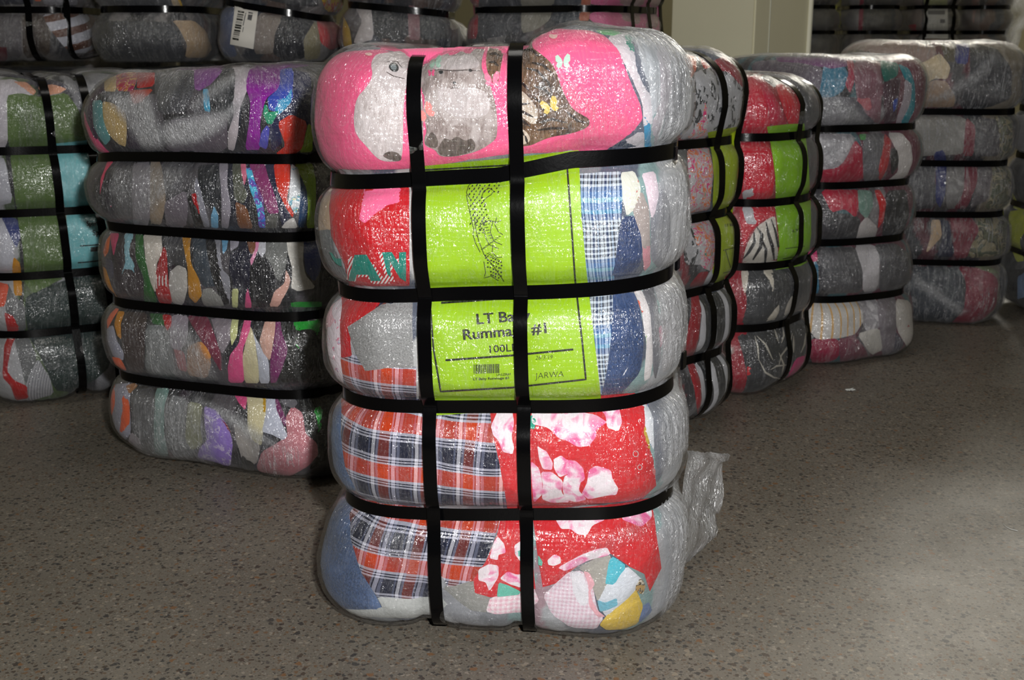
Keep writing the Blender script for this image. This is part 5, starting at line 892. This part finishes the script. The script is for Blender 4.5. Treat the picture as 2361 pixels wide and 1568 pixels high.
E = Bale('E', 'clothing bale with teal and purple top lobe, cream and crimson cloth at its foot', filmkw=dict(FK, bump=.9, crease=.35, gl=.1), corecols=[(90, 86, 92), (150, 146, 150), (60, 60, 66), (120, 60, 80), (60, 110, 120)])
GS = blotch([(0, (190, 186, 190)), (.5, (150, 146, 152)), (.6, (206, 202, 206))], 30, 1., const=False)
many(E, 'e1', [((116, 108, 120), [(-230, 200), (100, 180), (320, 240), (300, 470), (200, 690), (-100, 690), (-200, 400)], dict(lay=0)), ((132, 80, 132), [(-40, 165), (500, 175), (505, 240), (380, 258), (200, 225), (-20, 215)], dict(lay=2)), ((62, 130, 160), [(320, 238), (380, 262), (480, 240), (508, 300), (472, 420), (392, 472), (285, 475), (310, 330)], dict(lay=3, label='teal-blue garment')), ((176, 48, 80), [(492, 188), (548, 198), (553, 350), (520, 445), (478, 360), (510, 300)], dict(lay=3)),
    ((142, 98, 112), [(548, 188), (745, 195), (765, 400), (745, 680), (600, 620), (560, 400)], dict(lay=1)), ((20, 118, 110), [(745, 192), (885, 218), (880, 310), (780, 360), (762, 300)], dict(lay=3)), ((28, 140, 156), [(878, 220), (965, 258), (1008, 370), (1008, 560), (935, 708), (855, 700), (950, 560), (972, 400), (930, 330)], dict(lay=4)), ((76, 48, 66), [(768, 360), (905, 315), (885, 480), (872, 640), (780, 700)], dict(lay=2)), ((44, 76, 176), [(820, 488), (882, 448), (872, 560), (830, 630)], dict(lay=4)), ((176, 166, 176), [(930, 335), (992, 350), (985, 500), (900, 680), (858, 668), (922, 470)], dict(lay=5)), ((110, 170, 196), [(130, 345), (205, 368), (205, 425), (150, 412)], dict(lay=3)), ((196, 110, 120), [(560, 480), (680, 450), (700, 560), (640, 600)], dict(lay=3)), ((96, 94, 104), [(200, 470), (600, 470), (740, 690), (200, 700)], dict(lay=1)),
    (GS, [(200, 748), (570, 745), (505, 1000), (300, 1035), (215, 1110), (195, 900)]), ((176, 30, 64), [(498, 900), (560, 790), (612, 860), (620, 1110), (300, 1125), (300, 1020), (420, 1005)], dict(lay=3, label='crimson garment')), ((90, 160, 96), [(585, 748), (640, 746), (635, 790), (600, 795)], dict(lay=4)), ((110, 110, 116), [(618, 745), (785, 745), (795, 900), (735, 1105), (615, 1110)], dict(lay=1)), ((196, 38, 48), [(778, 742), (835, 800), (805, 1000), (745, 1110), (715, 1010)], dict(lay=3)), ((34, 34, 40), [(825, 860), (885, 838), (905, 960), (830, 1070)], dict(lay=2)), ((214, 208, 206), [(800, 738), (905, 738), (978, 820), (992, 950), (945, 1070), (830, 1115), (800, 1100), (882, 1030), (880, 900)], dict(lay=4)), ((150, 30, 44), [(885, 840), (915, 850), (920, 905), (895, 900)], dict(lay=6)),
    ((62, 62, 68), [(195, 1180), (300, 1178), (400, 1345), (560, 1352), (605, 1400), (565, 1560), (205, 1560)], dict(lay=1)), ((24, 44, 56), [(195, 1190), (270, 1200), (260, 1420), (205, 1450)], dict(lay=2)), ((200, 26, 66), [(298, 1165), (582, 1160), (594, 1280), (562, 1378), (480, 1312), (380, 1340)], dict(lay=3)), ((132, 170, 158), [(578, 1165), (682, 1175), (695, 1290), (642, 1392), (590, 1335), (568, 1230)], dict(lay=4)), ((206, 200, 200), [(642, 1365), (728, 1450), (702, 1550), (560, 1552), (590, 1430)], dict(lay=4)), ((206, 32, 40), [(700, 1170), (745, 1168), (795, 1262), (772, 1400), (728, 1465), (745, 1300)], dict(lay=3)), ((50, 52, 58), [(795, 1175), (945, 1165), (970, 1350), (905, 1540), (755, 1555), (775, 1400)], dict(lay=2))])
many(E, 'e2', [((84, 84, 90), [(285, 222), (562, 218), (622, 400), (612, 570), (315, 582)], dict(lay=1)), ((212, 36, 114), [(190, 235), (268, 225), (280, 330), (218, 345)], dict(lay=3)), ((44, 116, 150), [(188, 345), (280, 338), (290, 575), (212, 580)], dict(lay=2)), ((206, 202, 206), [(552, 215), (702, 208), (745, 300), (735, 500), (705, 562), (615, 566), (615, 400)], dict(lay=3)), ((86, 86, 92), [(700, 205), (865, 198), (970, 280), (975, 480), (885, 555), (738, 565), (752, 350)], dict(lay=1)),
    (stripes([(0, (214, 210, 206)), (.8, (220, 176, 110))], .022, rot=0), [(170, 640), (560, 620), (640, 760), (560, 885), (430, 915), (285, 940), (150, 780)], dict(lay=2, label='cream garment with thin tan stripes')), (GS, [(560, 618), (725, 608), (745, 850), (640, 860), (600, 760)], dict(lay=1)), ((160, 40, 76), [(220, 920), (430, 910), (440, 1060), (260, 1130), (215, 1040)], dict(lay=3)), ((130, 66, 86), [(428, 915), (572, 908), (645, 1010), (665, 1070), (450, 1115)], dict(lay=2)), ((210, 206, 200), [(570, 880), (742, 830), (765, 1000), (680, 1042)], dict(lay=3)), ((132, 124, 132), [(722, 606), (872, 595), (870, 1000), (765, 1065), (742, 850)], dict(lay=2)), ((212, 206, 200), [(862, 615), (965, 630), (1045, 800), (1045, 930), (965, 1005), (870, 850)], dict(lay=3)), ((190, 50, 50), [(930, 790), (970, 800), (975, 845), (935, 840)], dict(lay=5)), ((96, 94, 106), [(862, 860), (930, 950), (860, 1040), (780, 1060), (850, 980)], dict(lay=4))])
sheets(E, 'e1', [(20, [(0, 300), (250, 420), (500, 460), (600, 560), (700, 690), (200, 700), (-100, 690)], dict(haze=.3)), (0, [(-150, 170), (100, 130), (400, 150), (740, 190), (600, 240), (100, 220)], dict(haze=.25)), (5, [(220, 760), (560, 750), (520, 980), (320, 1010), (230, 1080)], dict(haze=.12))])
F = Bale('F', 'back clothing bale with beige top lobe and dark maroon cloth under crinkled film', filmkw=dict(FK, bump=1.5, crease=.5, haze=.03, scale=42, rough=.16, gl=.12), corecols=[(76, 74, 78), (110, 106, 100), (50, 52, 60), (100, 46, 60), (130, 120, 104)])
CAMO = blotch([(0, (96, 100, 78)), (.45, (60, 62, 54)), (.5, (140, 132, 104)), (.58, (76, 84, 66))], 26, 1.)
many(F, 'e1', [((166, 144, 136), [(300, 120), (640, 50), (1000, 50), (1180, 90), (1150, 250), (1000, 220), (730, 160), (620, 120)], dict(lay=0)), ((214, 196, 160), [(1000, 250), (1120, 180), (1200, 140), (1280, 240), (1255, 335), (1150, 330), (1020, 440)], dict(lay=3, label='beige garment')), ((48, 54, 128), [(1320, 55), (1425, 75), (1405, 225), (1315, 215)], dict(lay=3)), ((96, 90, 74), [(1200, 60), (1320, 60), (1310, 210), (1240, 200)], dict(lay=2)), ((50, 52, 60), [(1420, 80), (1620, 95), (1740, 250), (1740, 480), (1560, 550), (1330, 550), (1430, 300)], dict(lay=1)), ((176, 150, 128), [(1000, 430), (1150, 340), (1250, 350), (1320, 480), (1300, 550), (1000, 545)], dict(lay=1)),
    ((140, 138, 134), [(960, 590), (1400, 610), (1410, 900), (960, 920)], dict(lay=0)), ((124, 34, 56), [(1395, 620), (1470, 690), (1450, 915), (1370, 915)], dict(lay=3)), ((76, 74, 80), [(1470, 615), (1630, 640), (1650, 800), (1640, 915), (1450, 918)], dict(lay=2)), (CAMO, [(1600, 610), (1745, 620), (1745, 920), (1645, 918), (1650, 760)], dict(lay=1)), ((40, 50, 110), [(1150, 880), (1230, 860), (1250, 960), (1240, 1200), (1200, 1310), (1165, 1250), (1170, 1060)], dict(lay=3)), ((80, 80, 86), [(960, 960), (1170, 962), (1170, 1310), (960, 1320)], dict(lay=0)), ((120, 118, 118), [(1250, 965), (1400, 965), (1390, 1310), (1240, 1310)], dict(lay=0)), ((118, 36, 58), [(1385, 965), (1480, 985), (1480, 1120), (1400, 1310), (1300, 1310), (1380, 1180)], dict(lay=3)), ((90, 84, 90), [(1480, 985), (1600, 1000), (1560, 1250), (1420, 1310), (1480, 1120)], dict(lay=2)), (CAMO, [(1600, 975), (1740, 970), (1730, 1310), (1530, 1312), (1590, 1200)], dict(lay=1))])
many(F, 'e2', [((124, 40, 60), [(1270, -10), (1430, -10), (1500, 100), (1440, 200), (1400, 310), (1310, 312), (1300, 150)], dict(lay=3)), (CAMO, [(1500, -10), (1715, -10), (1690, 290), (1400, 312), (1440, 200)], dict(lay=1)), ((196, 170, 140), [(1135, 20), (1200, 20), (1215, 150), (1090, 280), (1130, 140)], dict(lay=3)), ((36, 42, 70), [(1200, 20), (1270, 30), (1310, 300), (1170, 305), (1215, 170)], dict(lay=2)), ((60, 66, 76), [(960, 360), (1380, 370), (1380, 680), (1270, 810), (1000, 820)], dict(lay=0)), ((130, 36, 60), [(1330, 365), (1560, 395), (1640, 480), (1620, 680), (1510, 780), (1260, 825), (1380, 700), (1400, 500)], dict(lay=2, label='maroon garment at the foot')), ((120, 128, 96), [(1440, 362), (1560, 368), (1660, 430), (1560, 420)], dict(lay=3))])
sheets(F, 'e1', [(-58, [(1010, 500), (1200, 420), (1450, 260), (1600, 110), (1640, 160), (1550, 330), (1420, 420), (1200, 530)], dict(haze=.3, bump=1.8, scale=60)), (-40, [(720, 200), (1000, 170), (1200, 260), (1240, 400), (1000, 480)], dict(haze=.08, bump=2., scale=50))])
sheets(F, 'e2', [(60, [(960, 380), (1080, 450), (1300, 600), (1450, 700), (1340, 760), (1160, 640), (980, 520)], dict(haze=.4, bump=1.8, scale=60))])
G = Bale('G', 'clothing bale cut off by the right edge, yellow-green cloth in its middle', filmkw=dict(FK, bump=1.2), corecols=[(50, 52, 58), (80, 80, 86), (60, 62, 70), (110, 110, 112)])
many(G, 'e1', [((206, 214, 60), [(1735, 1165), (1790, 1270), (1900, 1330), (1900, 1360), (1740, 1300)], dict(lay=2)), ((150, 148, 152), [(1760, 600), (1900, 600), (1900, 900), (1760, 890)], dict(lay=0)), ((70, 70, 78), [(1740, 960), (1900, 960), (1900, 1300), (1800, 1260)], dict(lay=1))])
many(G, 'e2', [((206, 214, 60), [(1720, -40), (1830, -60), (1850, 100), (1800, 180), (1840, 330), (1780, 340), (1725, 200)], dict(lay=3, label='yellow-green garment')), ((120, 150, 190), [(1780, 440), (1860, 400), (1900, 600), (1780, 640)], dict(lay=2)), ((44, 44, 50), [(1690, 400), (1900, 380), (1900, 840), (1720, 760)], dict(lay=0))])

# ---------------------------------------------------------------- bales stacked behind, standing on a lower row
GREY = [(66, 66, 72), (92, 90, 94), (50, 50, 56), (118, 112, 112), (80, 70, 66), (60, 66, 80)]
UL = {'U1': 'bale stacked at the upper left edge with brown and white striped cloth', 'U2': 'upper stacked bale of dark grey cloth ending in tan', 'U3': 'upper stacked bale with a white barcode sticker on its film',
      'U4': 'upper stacked bale with mustard edge, right of the red-ended one', 'U5': 'upper stacked bale with pink cloth, touching the column', 'R1': 'dark grey stacked bale just right of the column, far back',
      'R2': 'far stacked bale with a yellow-green fold', 'R3': 'far stacked bale with a grey-white paper label', 'R4': 'far stacked bale in loose grey film by the wall'}
UB = {}
for k, lb in UL.items():
    base = lb.split(' bale')[0]
    low = Bale('L'+k, 'lower-row bale carrying the '+lb.replace('stacked ', '').replace('bale stacked', 'bale'), res=.014, filmkw=dict(FK, bump=1.), corecols=GREY, group='bales of the lower back row')
    low.root['label'] = {'U1': 'lower back-row bale at far left, grey film top behind the turquoise-labelled bale', 'U2': 'lower back-row bale, dark top showing between two front-left bales', 'U3': 'lower back-row bale under the barcode-stickered one', 'U4': 'lower back-row bale under the mustard-edged one',
        'U5': 'lower back-row bale under the pink-ended one', 'R1': 'lower far bale just right of the column', 'R2': 'lower far bale under the one with a yellow-green fold', 'R3': 'lower far bale under the white-labelled one', 'R4': 'lower far bale under the loose grey film one'}[k]
    UB[k] = Bale(k, lb, res=.011, filmkw=dict(FK, bump=1.3, haze=.02, crease=.3, scale=45, gl=.12), corecols=GREY+[(140, 136, 136), (110, 90, 84)], group='bales stacked on the back row')
KL = ('farthest left of the tall bales behind the stacked row', 'tall grey bale behind the striped-ended upper bale', 'tall grey bale behind the tan-ended upper bale', 'tall grey bale behind the barcode-stickered upper bale', 'tall grey bale behind the pink-ended upper bale')
for i in range(5): Bale('K%d' % i, KL[i], res=.02, filmkw=dict(FK, bump=1.), corecols=GREY, group='tall bales behind the stacked row')
many(UB['U1'], 't1', [((104, 100, 106), [(-40, 130), (190, 105), (200, 540), (-40, 560)]), ((106, 34, 52), [(-40, 400), (90, 390), (100, 550), (-40, 565)], dict(lay=2)), ((78, 66, 60), [(192, 108), (360, 105), (462, 260), (445, 500), (215, 530)], dict(lay=1)), (stripes([(0, (206, 206, 216)), (.55, (110, 70, 52))], .045, rot=75, wob=.03), [(380, 110), (860, 105), (870, 380), (840, 480), (640, 480), (560, 400), (430, 240)], dict(lay=2, label='brown and white striped garment')), ((216, 110, 80), [(310, -20), (380, -20), (370, 12), (320, 12)], dict(lay=3)), ((150, 148, 156), [(380, -40), (700, -40), (700, 50), (400, 60)]), ((60, 62, 80), [(-40, -40), (300, -40), (300, 50), (-40, 60)])])
many(UB['U2'], 't1', [((72, 74, 80), [(830, 190), (1560, 190), (1680, 500), (1560, 600), (900, 600), (820, 400)], dict(lay=0)), ((190, 164, 132), [(1556, 185), (1750, 185), (1860, 280), (1915, 440), (1860, 520), (1672, 520), (1690, 400), (1620, 260)], dict(lay=2, label='tan garment at the right end')), ((80, 82, 88), [(780, -40), (1540, -40), (1560, 110), (840, 110)], dict(lay=0)), ((200, 180, 150), [(1530, -40), (1600, -40), (1665, 120), (1590, 110)], dict(lay=2)), ((222, 180, 60), [(1590, -40), (1612, -40), (1672, 110), (1655, 115)], dict(lay=4))])
many(UB['U3'], 't2', [((84, 100, 140), [(300, 40), (490, 40), (455, 300), (500, 440), (340, 450), (295, 200)], dict(lay=1, label='blue garment at the left end')), ((146, 134, 126), [(650, 100), (860, 110), (780, 420), (620, 420)], dict(lay=1)), ((44, 46, 54), [(850, 110), (1105, 160), (1012, 330), (1022, 460), (780, 440), (768, 270)], dict(lay=2)), ((150, 142, 112), [(1010, 300), (1105, 145), (1145, 300), (1135, 450), (1020, 470)], dict(lay=3)), ((214, 56, 62), [(1105, 135), (1320, 170), (1330, 340), (1220, 392), (1140, 335)], dict(lay=4, label='bright red garment at the right end')),
    (blotch([(0, (226, 190, 50)), (.48, (206, 50, 40)), (.56, (230, 226, 220))], 28, .8), [(1130, -60), (1340, -60), (1330, 100), (1180, 90)], dict(lay=3)), ((56, 58, 64), [(560, -60), (1120, -60), (1130, 60), (800, 20)], dict(lay=0))])
stk = UB['U3'].piece([(490, 48), (662, 88), (626, 374), (453, 340)], paper((226, 222, 214)), 'sticker', crop='t2', rnd=0, off=.0095, puff=.0001, wob=0, label='white barcode sticker')
rb = random.Random(9); y = 82.; bars = []
while y < 300:
    wd = rb.choice([4, 6, 10, 14]); k = (y-80)/220; x0 = 512-42*k; bars.append([(x0, y), (x0+44, y+8), (x0+44, y+8+wd), (x0, y+wd)]); y += wd+rb.choice([4, 6, 9])
UB['U3'].shapes(bars, ink(), 'printed_barcode', off=.0102, parent=stk, crop='t2')
UB['U3'].shapes([[(590, 92), (625, 100), (612, 160), (580, 152)][:4], [(565, 100), (572, 102), (550, 200), (544, 198)], [(548, 210), (553, 211), (545, 250), (540, 249)]], ink((90, 90, 92)), 'printed_lines', off=.0102, parent=stk, crop='t2')
many(UB['U4'], 't2', [((196, 160, 60), [(1325, 120), (1375, 230), (1392, 360), (1325, 360), (1318, 240)], dict(lay=3)), ((110, 106, 110), [(1350, 20), (1420, 40), (1470, 150), (1440, 250), (1380, 240), (1330, 120)], dict(lay=1)), ((206, 198, 198), [(1410, 60), (1535, 15), (1560, 300), (1440, 345), (1400, 330), (1470, 160)], dict(lay=2)), ((56, 58, 64), [(1535, 15), (1830, 30), (1835, 300), (1560, 300)], dict(lay=1)), ((150, 110, 116), [(1820, 40), (1910, 50), (1920, 310), (1830, 310)], dict(lay=2)), ((70, 72, 76), [(1905, 50), (2150, 70), (2170, 300), (1915, 310)], dict(lay=1)), ((196, 190, 170), [(2120, 90), (2200, 100), (2220, 220), (2140, 240)], dict(lay=2)), ((90, 70, 66), [(1350, -60), (1530, -60), (1530, 0), (1400, 10)])])
many(UB['U5'], 't3', [((176, 56, 66), [(190, -60), (285, -60), (268, 390), (150, 390), (175, 200)], dict(lay=3, label='dark red garment')), ((150, 148, 152), [(120, -60), (190, -60), (170, 200), (130, 390), (100, 390)], dict(lay=2)), ((66, 68, 76), [(285, -60), (700, -60), (710, 340), (270, 400)], dict(lay=1)), ((150, 146, 134), [(705, -60), (1060, -60), (1000, 200), (860, 300), (710, 340)], dict(lay=2)), ((76, 82, 92), [(1060, -60), (1330, -60), (1300, 200), (1000, 220)], dict(lay=1)), ((190, 110, 84), [(1325, -60), (1410, -60), (1395, 210), (1285, 210)], dict(lay=2)),
    ((226, 110, 160), [(1405, -60), (2220, -60), (2210, 440), (1900, 420), (1390, 220)], dict(lay=1, label='pink garment on the label side')), ((176, 140, 140), [(1660, -60), (1960, -60), (1900, 280), (1700, 210)], dict(lay=3)), ((190, 150, 150), [(1990, -60), (2130, -60), (2080, 320), (1930, 300)], dict(lay=3))])
many(UB['R2'], 't4', [((206, 206, 60), [(370, -60), (450, -60), (460, 180), (440, 300), (380, 230), (350, 180)], dict(lay=2)), ((150, 148, 152), [(460, -60), (650, -60), (650, 340), (480, 330), (440, 200)], dict(lay=1)), ((150, 50, 80), [(650, -60), (690, -60), (670, 340), (620, 320)], dict(lay=2)), ((70, 70, 74), [(690, -60), (980, -60), (980, 380), (690, 350)], dict(lay=0))])
many(UB['R3'], 't4', [((130, 116, 112), [(985, -60), (1300, -60), (1290, 380), (970, 380)]), ((180, 60, 76), [(1150, 250), (1250, 240), (1250, 330), (1170, 320)], dict(lay=3)), ((50, 54, 64), [(960, 80), (1090, 60), (1080, 240), (980, 280)], dict(lay=2)), ((160, 166, 120), [(1310, -60), (1560, -60), (1560, 70), (1320, 70)], dict(lay=2))])
lr = UB['R3'].piece([(1325, 85), (1560, 80), (1562, 400), (1320, 400)], paper((190, 190, 188)), 'paper_label', crop='t4', rnd=0, off=.006, puff=.0002, label='grey-white paper label')
UB['R3'].shapes([[(1360, 110), (1530, 108), (1530, 150), (1360, 150)], [(1480, 200), (1530, 200), (1530, 240), (1480, 240)]], ink((110, 110, 112)), 'printed_lines', off=.0085, parent=lr, crop='t4')
many(UB['R4'], 't4', [((110, 100, 96), [(1590, -60), (1900, -60), (1900, 420), (1600, 420)]), ((140, 110, 104), [(1800, -60), (1900, -60), (1860, 280), (1800, 260)], dict(lay=2))])
# loose film standing off the last far bale
def loose_film():
    nu, nv = 20, 16; V = []; r = UB['R4'].S
    for j in range(nv):
        for i in range(nu):
            a, b = i/(nu-1), j/(nv-1); x = 2.50+a*(.08+.22*(1-b)**.8+.02*math.sin(b*20)); V.append((x, 6.30-.10*a+.02*math.sin(a*9+b*7)+.03*a*math.sin(b*13), 1.36-b*.52+.02*a*math.sin(b*11)))
    V = r.tolocal(np.array(V)); F = [(j*nu+i, j*nu+i+1, (j+1)*nu+i+1, (j+1)*nu+i) for j in range(nv-1) for i in range(nu-1)]
    o = mk('film_fold', V, F, film(haze=.5, crease=.4, rot=70, sx=1, sy=.3, scale=40, bump=1.2, rough=.24, weave=0), UB['R4'].root, [(i*.01, j*.03) for j in range(nv) for i in range(nu)]); o['label'] = 'loose grey film standing off the bale'
loose_film()
# bits on the floor
def scrap(px, py, s, name, label, seed):
    d = px_dir(px, py); k = -CAM_H/d[2]; c = (d[0]*k, d[1]*k); rs = np.random.RandomState(seed); bm = bmesh.new(); n = 9
    ctr = bm.verts.new((0, 0, .006)); vs = []
    for i in range(n*2):
        a = math.pi*i/n; r = s*(.45 if i % 2 else 1)*rs.uniform(.6, 1.2); vs.append(bm.verts.new((r*math.cos(a), r*math.sin(a)*.8, rs.uniform(.0005, .007))))
    for i in range(n*2): bm.faces.new((ctr, vs[i], vs[(i+1) % (n*2)]))
    me = bpy.data.meshes.new(name); bm.to_mesh(me); bm.free(); me.materials.append(cloth((206, 208, 204))); o = bpy.data.objects.new(name, me); C.objects.link(o); o.location = (c[0], c[1], .0003)
    tag(o, label, 'scrap'); return o
scrap(1958, 902, .017, 'lint_scrap', 'small white lint scrap on the bare floor below the cream-footed bale', 3)
q = [np.array([0, 0, CAM_H])+px_dir(*p_)*(CAM_H/-px_dir(*p_)[2]) for p_ in ((2313, 1209), (2320, 1216), (2330, 1221), (2346, 1225))]
V = []; F = []
for i, p_ in enumerate(q):
    for j in range(6): a = j*math.pi/3; V.append((p_[0], p_[1]+.0007*math.cos(a), .0009+.0007*math.sin(a)))
for i in range(3):
    for j in range(6): F.append((i*6+j, (i+1)*6+j, (i+1)*6+(j+1) % 6, i*6+(j+1) % 6))
tag(mk('thread', V, F, cloth((206, 208, 204))), 'short white thread lying on the floor near the right edge', 'thread')
